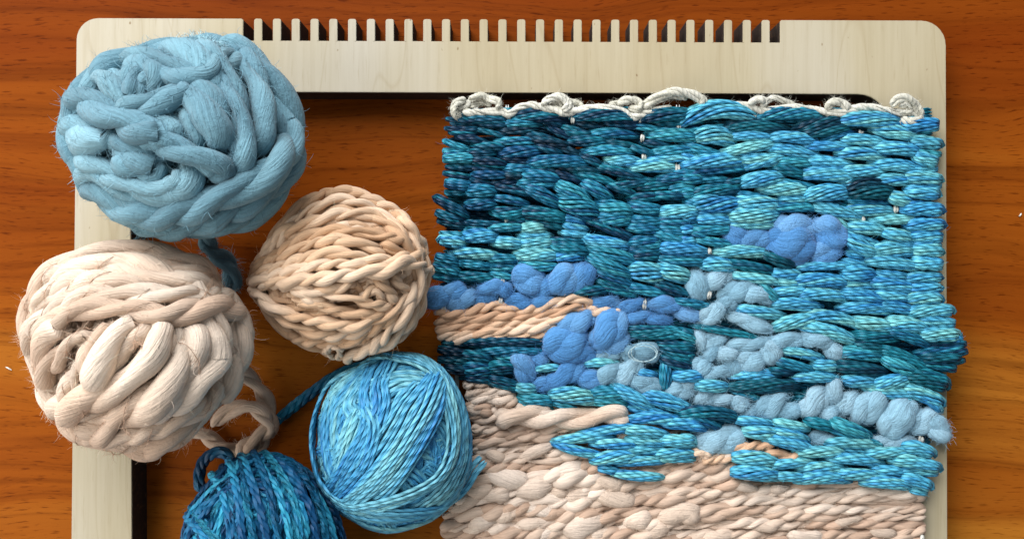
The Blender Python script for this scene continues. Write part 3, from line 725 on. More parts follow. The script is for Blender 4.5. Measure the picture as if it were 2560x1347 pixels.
A = (1040, 210, 3.285, """240 300 510 300 50 0 D;390 300 750 300 70 -10 D;790 290 1210 300 100 -45 D;1310 290 1800 310 110 -60 D;1860 300 2310 270 110 -50 D;
235 370 510 350 55 25 D;500 330 760 330 50 0 D;710 340 990 320 70 -15 M;940 270 1200 340 60 -10 D;1180 360 1390 390 60 0 D;1300 320 1560 350 60 0 N;1560 330 1850 350 60 0 D;1740 360 2010 370 60 -10 M;1990 330 2330 310 70 -15 D;
260 410 480 400 50 0 D;490 380 740 430 50 -10 D;700 400 960 370 60 0 N;880 420 1120 450 60 -10 D;1090 370 1260 430 60 0 D;1200 400 1460 400 60 10 D;1430 430 1780 420 80 -30 M;1940 440 2310 440 110 -30 M;
220 470 420 520 60 10 M;350 450 560 470 60 -10 D;480 520 720 520 70 -15 D;680 490 970 470 70 -20 M;930 450 1240 500 80 0 N;1270 470 1550 470 90 0 D;1750 520 1960 570 60 0 D;1870 490 2080 500 60 0 D;1530 480 1780 500 60 0 N;
215 560 430 540 60 0 M;420 570 640 560 70 0 D;700 590 1010 550 90 -20 M;980 520 1180 560 60 -5 D;1150 520 1350 570 60 0 N;1400 570 1740 560 90 -25 M;1960 580 2310 550 80 -25 M;
215 620 470 600 90 0 M;460 640 720 660 80 -15 D;690 620 950 640 60 0 D;930 660 1390 650 100 -30 M;1340 600 1520 660 70 -10 D;1570 640 1830 640 90 -15 L;1900 640 2330 600 60 -10 B;
235 690 480 680 60 0 D;450 700 720 720 60 0 D;720 710 950 700 80 -10 M;930 700 1180 720 60 0 D;1180 690 1500 710 60 0 N;1490 690 1860 780 80 -15 D;1740 700 2110 690 100 -30 L;2100 760 2365 740 80 -10 M;
215 740 440 760 60 0 D;480 760 740 750 70 -10 M;700 760 900 750 60 0 N;880 760 1160 780 90 -20 M;1100 730 1360 800 70 -10 D;1300 740 1620 810 70 -15 D;1700 800 2000 790 60 0 D;1990 800 2300 760 80 -15 M;
230 820 440 830 90 0 M;420 790 620 820 60 0 D;600 830 860 800 60 0 D;830 830 1160 820 90 -15 M;1600 850 1900 800 60 0 D;1800 860 2100 830 70 -10 D;2080 880 2290 850 80 -10 M;
230 900 440 880 60 0 D;420 890 640 880 110 -10 M;650 860 960 900 60 -10 D;1160 850 1400 960 120 -20 M;1370 830 1580 930 110 -15 M;1570 840 1790 900 70 -10 D;1760 950 2000 920 80 -10 D;1950 930 2200 920 70 -10 D;
150 940 400 1080 90 -10 D;430 1000 640 980 100 -5 M;650 950 900 980 70 -15 M;640 1050 870 1040 100 20 D;900 860 1160 980 110 -15 M;870 1060 1210 1100 110 -20 D;1190 960 1470 1060 160 -10 M;1490 1000 1760 1050 130 -5 M;1770 1010 2010 1030 100 0 M;2020 1060 2300 1040 110 -5 B;2220 980 2400 1000 80 0 M;
155 1060 370 1120 80 0 D;170 1120 400 1160 80 0 N;390 1150 720 1150 60 -5 D;720 1130 900 1110 50 0 D;1500 1110 1740 1110 110 0 M;1770 1120 2010 1130 90 0 M;2010 1130 2300 1130 80 0 M;
1210 1110 1390 1130 70 -10 L;1215 1170 1395 1180 65 0 L;1200 1230 1400 1230 60 0 B;1400 1120 1780 1270 80 -10 D;900 1130 1200 1170 60 0 N;
190 1230 420 1220 50 10 M;390 1200 620 1210 60 0 D;600 1200 870 1170 70 -10 M;870 1195 1060 1180 90 -10 L;860 1260 1090 1240 80 0 L;1750 1190 2000 1190 80 0 M;2000 1190 2240 1220 90 0 M;2240 1210 2400 1230 80 0 M;
190 1290 390 1310 110 -10 L;400 1260 640 1250 110 -10 B;640 1310 860 1310 100 -10 L;860 1320 1110 1300 90 0 L;1110 1290 1400 1300 70 0 D;1390 1280 1720 1320 100 0 L;1760 1310 1990 1290 90 -10 M;1940 1240 2320 1330 70 -10 M""")
B_ = (1700, 210, 3.285, """20 350 580 290 150 -150 L;60 300 520 260 100 -120 B;640 290 1180 270 110 -60 M;970 380 1340 290 90 -20 N;1330 310 1770 310 120 -30 L;1840 330 2130 330 120 0 L;
20 400 400 340 60 0 M;350 380 850 380 110 -45 N;1000 420 1380 360 100 -10 N;1180 470 1420 400 70 -10 M;1330 470 1680 490 90 -30 L;1600 390 1920 430 110 -20 L;
130 460 420 480 150 -70 L;420 450 740 430 80 -20 B;740 460 1090 470 90 -40 B;1000 530 1400 520 80 -20 L;1590 540 1960 560 110 -30 B;1890 480 2150 490 110 -10 L;
40 520 330 580 80 0 M;360 580 760 490 90 -15 L;720 540 1110 590 90 -25 L;1320 590 1660 600 100 -30 L;1930 600 2120 640 110 0 B;1880 560 2150 570 60 0 M;
30 680 490 640 120 -40 L;500 610 830 600 110 25 L;560 690 840 600 80 -10 L;750 660 1080 650 90 -20 M;1030 640 1390 660 90 -15 L;1590 680 1930 690 100 -25 B;
-10 590 150 620 70 0 B;60 740 490 690 60 0 M;750 700 1010 740 90 -15 D;1340 720 1660 710 100 0 L;1020 760 1420 770 110 -35 L;1860 770 2150 780 110 -5 L;1880 700 2120 690 70 0 B;
0 780 180 770 90 0 M;110 800 380 780 70 -10 M;520 830 820 770 120 -30 L;820 810 1110 850 70 0 M;1600 810 1900 790 100 -20 L;1900 850 2150 830 60 0 B;360 820 560 790 70 0 D;
0 880 120 900 90 0 M;120 910 460 870 100 -25 D;680 880 1060 870 110 -20 L;1040 940 1370 900 130 -40 B;1340 830 1640 850 80 -15 B;1380 900 1710 900 160 -60 N;1720 930 1900 960 110 0 L;1870 890 2130 900 110 -5 B;
480 910 710 930 60 0 M;800 960 1050 940 70 -10 L;980 980 1240 920 60 -20 M;1150 970 1360 980 60 10 D;1380 960 1700 970 60 10 M;110 990 460 980 140 -10 L;
130 1070 400 1060 70 0 L;480 980 790 990 120 -15 L;730 1030 1090 1010 80 -15 M;1110 1020 1480 1100 100 -20 L;1380 1050 1740 1050 100 -25 L;1830 1030 2160 1030 120 -10 B;
130 1120 400 1110 80 0 L;430 1090 770 1070 130 0 L;0 1080 130 1080 100 0 B;1200 1100 1380 1190 80 -20 L;1580 1130 1930 1110 80 -10 L;1870 1170 2170 1150 110 -10 B;
80 1210 400 1190 80 0 M;1380 1180 1680 1200 100 -10 L;1670 1230 1890 1260 100 -10 L;1890 1250 2160 1250 110 0 B;1370 1230 1620 1310 90 20 L;0 1190 110 1190 90 0 B;0 1290 120 1290 80 0 B;120 1280 420 1310 70 0 M;1690 1320 1920 1320 80 0 B;1920 1330 2150 1330 80 0 L;440 1160 760 1150 80 0 L""")
C_ = (1040, 560, 3.207, """150 270 330 300 90 0 M;310 250 620 250 90 -20 L;340 310 590 330 80 0 M;590 290 800 280 80 -10 M;590 350 810 350 70 0 M;820 260 1120 250 100 -10 L;850 330 1110 330 80 10 M;1120 280 1330 250 90 -20 L;1100 190 1370 220 90 0 D;
1380 200 1740 300 110 -20 M;1400 280 1700 400 110 0 M;1440 380 1720 480 80 0 M;1720 380 1980 400 150 -10 L;1950 360 2180 420 130 0 L;1740 150 1960 150 110 0 M;1720 210 1960 200 80 0 M;1740 260 1950 250 80 0 D;1970 200 2309 220 110 -10 B;2000 100 2200 130 80 0 M;1960 290 2309 300 80 0 M;
130 340 330 380 90 0 M;130 420 330 440 70 0 D;340 430 620 430 80 -10 D;600 410 780 420 60 0 M;1260 560 1520 520 80 -10 D;1480 500 1760 560 70 0 D;1680 510 1990 560 80 -10 M;1900 470 2200 570 90 0 D;2080 620 2309 640 70 0 M;1450 460 1700 520 70 0 D;
1720 850 2100 860 80 0 D;1740 900 2200 880 100 -30 D;2000 850 2230 920 70 -10 M;200 960 640 950 60 0 N;340 960 1040 940 70 -10 D;170 1010 420 1040 80 0 N;520 1030 1000 1020 80 -10 M;640 1070 880 1060 60 0 M;170 1090 440 1090 80 0 N;360 1060 590 1100 90 -25 D;
380 1170 590 1170 110 -10 M;590 1160 770 1150 110 -10 D;390 1240 580 1240 70 0 D;580 1240 800 1290 90 0 D;220 1160 400 1170 80 0 N;940 1180 1150 1140 60 -10 L;1350 1130 1600 1110 70 -15 L;1760 1190 1920 1200 70 0 B;
1970 1000 2210 1080 100 0 D;1980 1090 2210 1150 90 0 D;2000 1110 2000 1320 100 0 M;2060 1220 2290 1210 100 0 L;1940 960 2200 980 80 0 D""")
D_ = (1700, 560, 3.207, """290 250 700 230 100 -30 L;360 320 740 370 80 -10 D;110 290 340 300 70 -20 D;170 340 420 350 110 -30 L;680 240 900 330 100 0 N;960 360 1390 330 70 -15 L;740 400 950 400 90 -5 B;430 420 780 460 80 -10 L;780 470 960 470 70 0 L;950 470 1320 470 110 -30 B;
1310 400 1540 400 120 0 B;1340 230 1480 240 80 0 B;1310 310 1500 320 70 0 B;1340 110 1570 220 110 25 L;1310 500 1560 510 90 -15 L;1550 220 1870 210 110 -15 L;1500 310 1890 340 100 -25 L;1590 400 1810 410 70 0 L;1870 220 2110 220 90 -10 L;1870 310 2110 320 110 0 B;
1530 480 1870 520 110 -20 L;1820 440 2100 420 90 -5 L;1840 520 2100 500 90 10 L;1560 570 1840 580 80 0 B;1840 610 2100 600 100 -20 L;640 500 780 600 80 0 M;750 560 1060 540 80 -20 B;960 580 1320 590 100 -35 L;1290 560 1620 610 100 -20 B;
750 660 1090 660 100 -30 L;1300 690 1660 690 100 -30 L;1590 650 1870 690 90 -10 B;1850 720 2190 690 110 -25 B;480 690 800 720 90 0 B;770 840 1110 760 110 -30 L;1000 760 1420 820 90 -70 L;980 830 1380 930 110 -30 L;1380 790 1720 830 110 -10 L;1680 800 1960 840 120 -20 L;1930 770 2210 790 90 0 B;
1400 900 1720 900 100 0 D;1680 870 1990 960 90 -20 M;1930 900 2240 880 110 -10 L;130 830 600 900 60 -10 D;0 860 100 900 80 0 D;0 960 110 980 80 0 D;0 1060 100 1050 80 0 D;0 1130 110 1140 80 0 D;810 1020 1110 1060 80 -10 L;1290 1040 1600 1060 110 -25 M;
1590 1010 1950 1140 90 -30 D;1640 1090 1880 1180 110 0 M;1920 1040 2280 980 80 0 M;1950 1080 2260 1060 80 0 N;1960 1120 2220 1150 80 0 D;1960 1110 2310 1005 70 0 D;1980 1150 2290 1080 60 0 N;1990 890 2270 920 70 0 B;1900 960 2300 950 70 0 D;1900 1210 2150 1270 120 -10 D;760 1100 1050 1160 80 0 M;700 1180 930 1180 70 0 D;1070 1130 1260 1130 90 0 L;1080 1190 1230 1190 50 0 M;1240 1140 1640 1180 110 0 N;1400 970 1640 1000 80 0 N;
430 1230 760 1190 80 -15 L;0 1220 150 1220 80 0 L;150 1300 360 1290 90 0 L;420 1310 900 1270 90 0 N;930 1240 1240 1230 80 -10 L;1320 1250 1560 1260 90 0 L;1560 1300 1820 1240 110 -10 B;100 660 260 650 60 0 M""")
E_ = (1040, 930, 3.2306, """810 130 960 130 90 0 L;850 220 1080 230 100 0 M;850 275 1070 280 50 0 M;580 70 820 120 90 0 D;1110 190 1420 210 130 -20 L;1400 170 1690 180 110 -15 M;1420 235 1690 250 90 0 M;1120 260 1300 295 60 0 M;1580 130 1890 280 110 -20 L;1830 190 2200 300 120 -20 L;1720 290 2080 350 80 0 B;1760 390 2100 380 90 -20 B;
1990 420 2290 430 90 -10 L;1340 510 1760 440 80 -15 L;1150 565 1560 520 80 -20 L;1150 590 1480 650 80 20 L;1450 590 1780 590 80 -15 L;1700 480 2000 500 90 -20 L;1720 550 2000 570 80 0 L;1640 640 2000 620 80 -10 L;1980 560 2230 560 100 -10 L;1450 720 1750 680 110 -20 L;1470 780 1640 790 70 0 B;1640 740 1960 710 80 -15 L;1930 670 2230 650 80 -15 B;1960 710 2220 690 60 0 L;1620 820 1950 830 80 15 L;2200 320 2326 310 60 0 B;2180 380 2326 370 80 0 L""")
F_ = (1700, 930, 3.2306, """1330 90 1570 80 80 0 L;1520 130 1900 190 110 0 L;1810 150 2120 250 120 -30 L;1890 200 2110 310 80 -40 L;1830 40 2160 110 120 -20 N;400 130 900 110 100 0 N;420 160 660 210 50 0 M;130 110 360 110 100 0 L;420 40 760 20 70 0 L;20 350 430 370 110 -50 D;50 330 300 430 80 0 M;0 430 200 440 80 0 L;0 530 110 540 80 0 L;
460 400 720 410 80 -10 B;530 490 770 500 110 -15 L;770 410 1010 440 80 0 L;770 490 1010 540 100 -10 L;1030 400 1240 440 90 0 D;1240 410 1500 500 110 0 M;1240 480 1480 530 60 0 M;700 550 1040 610 90 -15 B;1210 590 1580 590 90 -30 L;1250 630 1560 640 50 0 B;960 660 1300 640 90 -15 L;1500 670 1850 650 90 -15 L;1820 620 2050 660 110 -30 L;
460 700 760 720 120 -20 L;720 770 1050 720 80 -15 L;1220 710 1590 720 90 -20 B;1730 720 2100 770 110 -20 L;1760 790 2090 800 80 0 B;980 790 1300 770 90 -20 L;1560 790 1810 790 80 0 B;460 820 770 830 120 -15 B;740 840 1020 840 80 0 L;970 880 1330 860 100 -30 L;1260 830 1600 830 90 -10 L;1500 900 1830 910 100 -25 L;1800 860 2030 920 110 -15 B;1870 960 2000 970 60 0 L;1480 560 1600 580 70 0 M""")
stitches = []
for ox, oy, sc, txt in (A, B_, C_, D_, E_, F_):
    for row in txt.replace('\n', '').split(';'):
        q = row.split(); v = [float(k) for k in q[:6]]
        stitches.append((ox + v[0] / sc, oy + v[1] / sc, ox + v[2] / sc, oy + v[3] / sc, v[4] / sc * 1.12, v[5] / sc, q[6], 44. if oy == 930 and v[1] > 300 else 30.))
big = sorted(range(len(stitches)), key=lambda i: -stitches[i][4] * abs(stitches[i][2] - stitches[i][0]))
keep = set(big[:300]); rest = None
for i, (x0, y0, x1, y1, w, bnd, c, z) in enumerate(stitches):
    a = stitch(x0, y0, x1, y1, w, bnd, c, z + rng.uniform(-4, 4))
    if i in keep: a.build('weft_stitch', M_TEAL, tap)
    else:
        if rest is None: rest = Acc()
        off = rest.n
        rest.v += a.v; rest.f += [f + off for f in a.f]; rest.uv += a.uv; rest.c += a.c; rest.n += a.n
if rest is not None:
    o = rest.build('small_weft_stitches', M_TEAL, tap); o['kind'] = 'stuff'

# warp glimpses riding up between the stitches
for ox, oy, sc, lst in ((1040, 210, 3.285, [(765,235,310),(1285,255,320),(1835,275,320),(2160,320,375),(1862,425,470),(1875,570,630),(2150,655,735),(750,1095,1140)]),
                        (1700, 210, 3.285, [(612,225,305),(1220,235,275),(1810,265,355),(1775,1005,1055),(1505,1085,1135),(1490,390,412),(2020,545,580)]),
                        (1040, 560, 3.207, [(695,415,485),(680,595,645),(220,645,695),(1830,600,685)]),
                        (1700, 560, 3.207, [(240,195,240),(1420,290,325),(2010,1175,1215),(235,535,595)]),
                        (1040, 930, 3.2306, [(2120,325,400)]), (1700, 930, 3.2306, [(1945,515,580),(1960,1310,1380)])):
    for x, y0, y1 in lst:
        n = 9; t = np.linspace(0, 1, n); yy = oy + (y0 - 8 + (y1 - y0 + 16) * t) / sc; P = W(np.full(n, ox + x / sc) + rng.uniform(-1.5, 1.5) * (2 * t - 1), yy, 30 + 8 * np.sin(np.pi * t)); a = Acc()
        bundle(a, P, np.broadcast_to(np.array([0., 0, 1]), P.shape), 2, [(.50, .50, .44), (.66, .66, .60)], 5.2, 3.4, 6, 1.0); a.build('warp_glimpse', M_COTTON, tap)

# tufts of wool roving
def tuft(cx, cy, rx, ry, ang, pal, z0=34., mat=M_ROVING, name='wool_tuft', pool=None, hgt=.62):
    n = 25; t = np.sin(np.linspace(-1, 1, n) * np.pi / 2); a_ = math.radians(ang); d = np.array([math.cos(a_), math.sin(a_)]); p = np.array([-d[1], d[0]])
    bow = rng.uniform(-.12, .12) * ry
    c = np.array([cx, cy]) + d * (t * rx)[:, None] + p * (bow * (1 - t * t))[:, None]
    R = ry * np.clip(1 - np.abs(t) ** 2.3, 0, 1) ** .6
    R = np.maximum(R, .3)
    P0 = W(c[:, 0], c[:, 1], z0 - 4 - 7 * np.abs(t) ** 2); up = np.array([0., 0, 1.])
    T = nrm(np.gradient(P0, axis=0)); B = np.cross(T, up); ph0 = rng.uniform(0, 6.28); a = Acc()
    two = 2 if mat == M_ROVING else 1
    Ps = []; Rs = []
    for q in range(two):
        al = ph0 + np.pi * q + 1.3 * t * rx / 28.
        o = (.30 if two == 2 else 0.) * R
        Ps.append(P0 + (np.cos(al) * o)[:, None] * B * S + (np.sin(al) * o * .5)[:, None] * up * S); Rs.append(R * (.78 if two == 2 else 1.) * (1 + .12 * sn(n, 4)) * S)
    a.sweep(np.stack(Ps), np.stack(Rs), np.broadcast_to(up, (two, n, 3)), 22, dye(two, n, pal, 1.5, .08), hgt, None, .02)
    v = a.v[0]; k = np.array([.9, 1.3, 1.1]) / (S * 13)     # soft lumps
    ph = rng.uniform(0, 6.28, 4)
    lump = 1.3 * S * (np.sin(v[:, 0] * k[0] + ph[0]) + np.sin(v[:, 1] * k[1] + ph[1]) + np.sin((v[:, 0] + v[:, 1]) * k[2] + ph[2]))
    cen = np.stack(Ps).reshape(-1, 1, 3).repeat(22, 1).reshape(-1, 3); fall = np.tile(np.minimum(R / ry, 1), two).repeat(22)
    a.v[0] = v + nrm(v - cen) * (lump * fall)[:, None]
    (pool if pool is not None else POOL_W).extend(a.pool); return a.build(name, mat, tap)
WBLUE = [(.07, .23, .50), (.10, .29, .58), (.15, .35, .62)]
WPALE = [(.22, .41, .53), (.27, .47, .59), (.33, .53, .65)]
def tufts(ox, oy, sc, pal, txt, **kw):
    for row in txt.replace('\n', '').split(';'):
        v = [float(k) for k in row.split()]
        tuft(ox + v[0] / sc, oy + v[1] / sc, v[2] / sc * 1.16, v[3] / sc * 1.10, v[4], pal, 34 + rng.uniform(-3, 6) + v[3] / sc * .15, **kw)
tufts(1040, 560, 3.207, WBLUE, """170 590 100 80 -15;280 560 120 75 -25;370 610 120 75 -30;550 600 95 60 0;610 510 110 60 -10;715 540 52 60 60;830 620 110 55 5;1020 620 95 50 -5;
900 450 125 105 10;1010 510 110 75 -30;1170 440 130 105 -25;1280 420 120 95 -40;1370 400 75 85 -60;1290 790 155 85 -25;1200 960 165 125 -10;1540 840 165 120 -45;1580 960 130 75 -25;1310 1040 120 70 0;860 1140 120 92 70;980 1070 75 65 40;1010 1290 90 55 -20;1200 1210 160 80 -30;1390 1240 90 70 0;
1510 620 120 52 0;1720 650 110 52 -15;1780 740 105 60 0;1940 760 105 50 10;2000 650 140 65 5;2170 710 115 75 20""")
tufts(1700, 560, 3.207, WBLUE, """450 80 90 80 30;600 115 125 85 -15;900 30 170 110 0;890 150 180 130 5;1190 50 130 100 30;1220 100 115 100 15;1170 225 120 80 -10;960 270 95 55 0""")
tufts(1700, 560, 3.207, WPALE, """130 490 125 85 80;300 430 115 78 -25;470 520 165 82 -20;620 575 120 78 15;260 710 105 80 -30;360 650 95 65 -30;560 790 180 72 20;160 930 85 50 80;270 930 100 62 -5;550 960 180 58 -5;720 1030 85 75 60;850 940 135 68 -5;1100 925 135 72 5;1240 1000 90 70 50;370 1050 88 68 10;570 1090 115 88 -10;250 1040 75 50 -40;160 1140 90 75 -30;290 1185 120 58 -10;415 1140 90 62 80;50 1300 75 65 30""")
tufts(1040, 560, 3.207, WPALE, """1540 1050 100 48 -15;1690 1040 70 55 60;1830 1030 108 82 0;1550 1200 105 95 -20;1700 1190 125 85 -40;1840 1290 125 70 10;2100 1330 120 75 -10""")
tufts(1700, 930, 3.2306, WPALE, """200 210 85 65 -20;340 230 90 65 -5;480 250 75 60 -10;580 315 85 55 -30;730 270 150 82 -35;880 320 115 65 -20;1090 250 135 90 -50;1240 150 105 65 -80;1200 330 95 55 -20;1350 250 110 80 -45;1530 290 165 115 -45;1740 350 165 120 -50;1950 380 130 90 -35;2070 450 120 85 40;320 545 200 105 -15;165 490 65 40 -10;1150 540 105 60 0;1720 560 175 64 0;480 258 60 50 10""")
# thread rings caught round two of the pale tufts
for cx, cy, rx, ry in ((1830, 1030, 105, 72), (1815, 1040, 112, 62)):
    t = np.linspace(0, 2 * np.pi, 40); P = W(1040 + (cx + rx * np.cos(t)) / 3.207, 560 + (cy + ry * np.sin(t)) / 3.207, 60 + 2 * np.sin(2 * t)); a = Acc()
    a.sweep(P[None], np.full((1, 40), 1.1 * S), np.broadcast_to(np.array([0., 0, 1]), (1, 40, 3)), 5, np.broadcast_to(np.array([.45, .62, .66]), (1, 40, 3))); a.build('binder_thread', M_COTTON, tap)

# sand-coloured part
SAND = [(.52, .355, .255), (.66, .50, .385), (.77, .625, .51)]
SAND2 = [(.60, .36, .22), (.70, .46, .30), (.76, .55, .40)]
SL = [(950, 1150), (1100, 1178), (1200, 1162), (1260, 1125), (1300, 1094), (1347, 1102), (1440, 1112)]
SR = [(950, 2318), (1240, 2318), (1440, 2312)]
y = 975.
while y < 1440:
    x = np.linspace(poly(SL, y) + 14, poly(SR, y) - 14, 130); yy = y + 3 * sn(130, 9); m_ = yy > poly(TOP, x) - 16; P = W(x, yy, 15 + 3 * sn(130, 30))[m_]
    if len(P) > 8:
        a = Acc(); bundle(a, P, np.broadcast_to(np.array([0., 0, 1]), P.shape), 3, SAND, 8, 6.5, 6, 2.0); a.build('sand_ground_weft', M_BEIGE, tap)
    y += 24
y = 962.; k = 0
while y < 1445:
    n = 240; x = np.linspace(1090, 2320, n); tilt = -.02 * (x - 1700) * (1 if y < 1200 else .3)
    yy = y + tilt * .3 + 5 * sn(n, 7); ok = (x > poly(SL, yy)) & (x < poly(SR, yy)) & (yy > poly(TOP, x) + 1)
    i = np.flatnonzero(ok)
    if len(i) > 12:
        # split into runs
        for run in np.split(i, np.flatnonzero(np.diff(i) > 1) + 1):
            if len(run) < 8: continue
            big_ = np.exp(-((x[run] - 1420) / 330) ** 2) * np.clip((yy[run] - 1110) / 80, 0, 1)
            w = 27.5 - 4 * np.clip((x[run] - 1650) / 400, 0, 1) + 3 * sn(len(run), 10) + 11 * big_ * (.5 + np.maximum(0, sn(len(run), len(run) / 9)))
            q = resample(np.c_[x[run], yy[run], 22 + 5 * np.sin(x[run] / 40 + k * 2.1) + 3 * big_], 5.5)
            P = W(q[:, 0], q[:, 1], q[:, 2]); a = Acc()
            plied(a, P, np.broadcast_to(np.array([0., 0, 1]), P.shape), np.interp(np.linspace(0, 1, len(P)), np.linspace(0, 1, len(run)), w), SAND, 2, rng.uniform(2.7, 3.9), 1, 10, .50, True, .24, .31, slubfreq=len(P) / 7)
            POOL_S.extend(a.pool); a.build('sand_weft', M_BEIGE, tap)
    y += 20.5; k += 1
def sand(ox, oy, sc, w, pts, pal=SAND2, z=34, mat=M_BEIGE, slub=.25):
    q = catmull([(ox + a / sc, oy + b / sc) for a, b in pts], 12); q = resample(np.c_[q, np.zeros(len(q))], 5); n = len(q); t = np.linspace(0, 1, n)
    P = W(q[:, 0], q[:, 1], z + 3 * sn(n, 8) - 14 * np.abs(2 * t - 1) ** 8); a = Acc()
    plied(a, P, np.broadcast_to(np.array([0., 0, 1]), P.shape), w / sc, pal, 2, 3.8, 1, 12, slub, ridge=.03); POOL_S.extend(a.pool); a.build('sand_weft', mat, tap)
for pts in ([(145,700),(300,730),(430,700),(640,655),(860,690),(1080,650),(1200,610),(1330,600),(1420,660)],
            [(140,790),(280,780),(430,765),(640,735),(860,745),(1080,720),(1250,670),(1400,670)],
            [(150,850),(300,830),(430,820),(640,800),(900,795),(1100,765),(1300,725)],
            [(170,900),(300,890),(430,880),(700,855),(1000,830),(1130,800)],
            [(230,940),(430,915),(700,905),(1000,880),(1090,850)],
            [(1370,690),(1500,705),(1640,710)]):
    sand(1040, 560, 3.207, 84, pts)
sand(1040, 930, 3.2306, 165, [(640,395),(760,350),(1000,360),(1300,370),(1500,345),(1720,360)], SAND, 40, M_CREAM, .2)
sand(1040, 930, 3.2306, 120, [(800,310),(960,305),(1100,330)], SAND, 38, M_CREAM, .2)
for pts, w in (([(390,110),(480,95),(570,100)], 60), ([(400,180),(560,160),(700,150),(760,190)], 75), ([(420,230),(560,210),(720,220),(790,230)], 85), ([(430,290),(540,300),(600,310)], 100), ([(650,270),(720,250),(800,220)], 80)):
    sand(1040, 930, 3.2306, w, pts, SAND)
sand(1700, 930, 3.2306, 85, [(440,625),(560,600),(690,585),(740,615)], SAND2, 46); sand(1700, 930, 3.2306, 90, [(690,645),(800,670),(880,690),(940,660)], SAND2, 46)
sand(1700, 930, 3.2306, 60, [(90,640),(160,650),(240,690)], SAND2, 44); sand(1700, 930, 3.2306, 70, [(180,720),(300,700),(420,690)], SAND2, 42)
def slubs(ox, oy, sc, txt):
    for row in txt.split(';'):
        v = [float(k) for k in row.split()]
        tuft(ox + v[0] / sc, oy + v[1] / sc, v[2] / sc, v[3] / sc, v[4], [(.71, .55, .43), (.78, .64, .53)], 39, M_CREAM, 'sand_slub', POOL_S, .7)
slubs(1040, 930, 3.2306, "740 850 190 82 8;960 930 175 85 -18;1230 800 150 80 -22;1310 1000 120 58 -12;540 1220 125 55 -18;950 1220 150 50 -8;1360 1230 195 100 -18;1790 1200 125 75 -15;2120 1150 185 85 -15;1010 1110 195 48 10;500 295 95 48 8;720 900 90 40 -10;640 1000 130 55 -5;1600 1010 190 70 10;970 640 160 50 -25;1160 970 80 45 0;520 950 110 60 -15;1960 1270 110 60 -20;1540 900 150 60 10;730 1160 90 55 -30;1500 1290 110 45 -10;1060 1290 120 42 -20;420 1060 150 50 -25;640 680 90 40 15")
slubs(1700, 930, 3.2306, "40 1140 130 75 20;520 930 130 40 10;290 1330 150 50 -5;700 1250 120 38 -8;1010 1320 150 50 0;1640 1290 110 40 5;800 940 90 36 -10;1360 1200 120 34 -12")

# white knotted hem
def cord(ox, oy, sc, pts, w=58, z=44, dz=0):
    q = catmull([(ox + a / sc, oy + b / sc) for a, b in pts], 12); q = resample(np.c_[q, np.zeros(len(q))], 4); n = len(q)
    P = W(q[:, 0], q[:, 1], z + 4 * sn(n, 6) + dz * np.sin(np.linspace(0, np.pi, n))); a = Acc()
    plied(a, P, np.broadcast_to(np.array([0., 0, 1]), P.shape), w * 1.02 / sc, [(.60, .58, .48), (.70, .68, .59)], 3, 6.5, -1, 9, .3, True, .25, .27, .8); POOL_C.extend(a.pool); a.build('hem_cord', M_COTTON, tap)
for pts, w, z, dz in (
    ([(340,300),(315,230),(330,160),(410,120)], 62, 44, 4), ([(360,280),(350,210),(420,180),(440,130)], 55, 38, 0),
    ([(430,140),(530,95),(600,130),(680,150),(670,220)], 62, 44, 6), ([(440,190),(540,150),(620,180)], 50, 36, 0),
    ([(380,230),(560,235),(700,225),(760,245),(860,190),(950,170),(1050,195),(1160,215),(1230,255)], 66, 42, 0),
    ([(1190,250),(1320,220),(1420,200),(1560,200),(1700,230),(1780,275),(1860,250),(2000,220),(2110,205)], 66, 42, 0),
    ([(1030,170),(1120,110),(1200,115),(1250,175),(1200,220)], 66, 46, 8), ([(1090,190),(1160,150),(1220,200)], 55, 40, 0), ([(1240,135),(1310,160),(1380,195)], 52, 38, 0),
    ([(1660,180),(1740,130),(1830,150),(1835,205),(1740,210)], 66, 46, 8), ([(1580,180),(1680,150),(1760,160)], 50, 36, 0),
    ([(1860,200),(1980,105),(2120,65),(2250,85),(2340,130),(2370,180)], 78, 46, 14), ([(1880,215),(2000,130),(2120,100),(2230,120)], 50, 38, 8)):
    cord(1040, 210, 3.285, pts, w, z, dz)
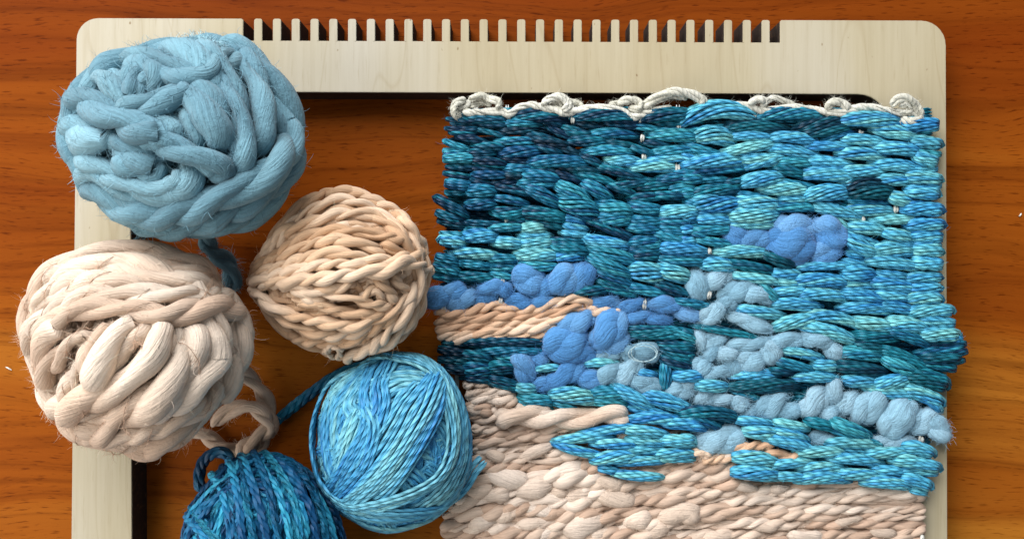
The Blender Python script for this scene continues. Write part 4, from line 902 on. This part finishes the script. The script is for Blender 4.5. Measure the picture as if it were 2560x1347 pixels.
for pts, w, z, dz in (
    ([(110,190),(220,200),(340,190),(460,170)], 60, 30, 0), ([(60,70),(120,90),(190,130),(170,180),(120,190)], 66, 44, 4), ([(440,165),(560,185),(660,215),(780,215),(900,185),(1000,195),(1120,215),(1210,245)], 62, 42, 0),
    ([(560,170),(640,125),(700,150),(660,190)], 66, 46, 6), ([(700,150),(760,115),(860,140),(950,185)], 52, 42, 6),
    ([(1190,240),(1340,235),(1480,195),(1600,195),(1740,225),(1850,235)], 64, 42, 0), ([(1210,215),(1240,155),(1330,155),(1390,215)], 66, 46, 8),
    ([(1740,190),(1780,130),(1850,115),(1920,155),(1960,220),(1985,270)], 72, 48, 10), ([(1800,240),(1880,230),(1960,270),(1900,310),(1820,280)], 62, 46, 4), ([(1800,190),(1850,160),(1900,200),(1850,240)], 60, 46, 4)):
    cord(1700, 210, 3.285, pts, w, z, dz)

fuzz(POOL_W, 26000, 17, M_FUZZ, tap, lift=.5, along=1.0, rad=.28, name='tuft_fuzz', bright=1.1)
fuzz(POOL_W, 9000, 12, M_FUZZ, tap, lift=1.0, along=.4, rad=.25, name='tuft_fuzz', bright=1.1)
fuzz(POOL_T, 4000, 14, M_FUZZ, tap, lift=.7, along=.7, rad=.22, name='weft_fuzz', bright=1.2)
fuzz(POOL_S, 6000, 16, M_FUZZ, tap, lift=.35, along=1.0, rad=.26, name='sand_fuzz', bright=1.05)
fuzz(POOL_C, 6000, 11, M_FUZZ, tap, lift=.6, along=.9, rad=.24, name='hem_fuzz')

# ------------------------------------------------------------------ lint on the table
def lint(pts, label):
    q = catmull(pts, 6); P = W(q[:, 0], q[:, 1], np.full(len(q), -TH + 2.)); n = len(q); a = Acc()
    a.sweep(P[None], (2.0 * S * np.sqrt(np.clip(np.sin(np.linspace(.15, 3.0, n)), .1, 1)))[None], np.broadcast_to(np.array([0., 0, 1]), (1, n, 3)), 6, np.broadcast_to(np.array([.8, .78, .7]), (1, n, 3)))
    o = a.build('lint_thread', M_COTTON); o['label'] = label; o['category'] = 'lint'
lint([(14, 917), (21, 920), (29, 925)], 'tiny white lint thread on the table left of the cream ball')
lint([(2547, 541), (2551, 538), (2553, 533)], 'tiny white lint thread on the table right of the weaving')
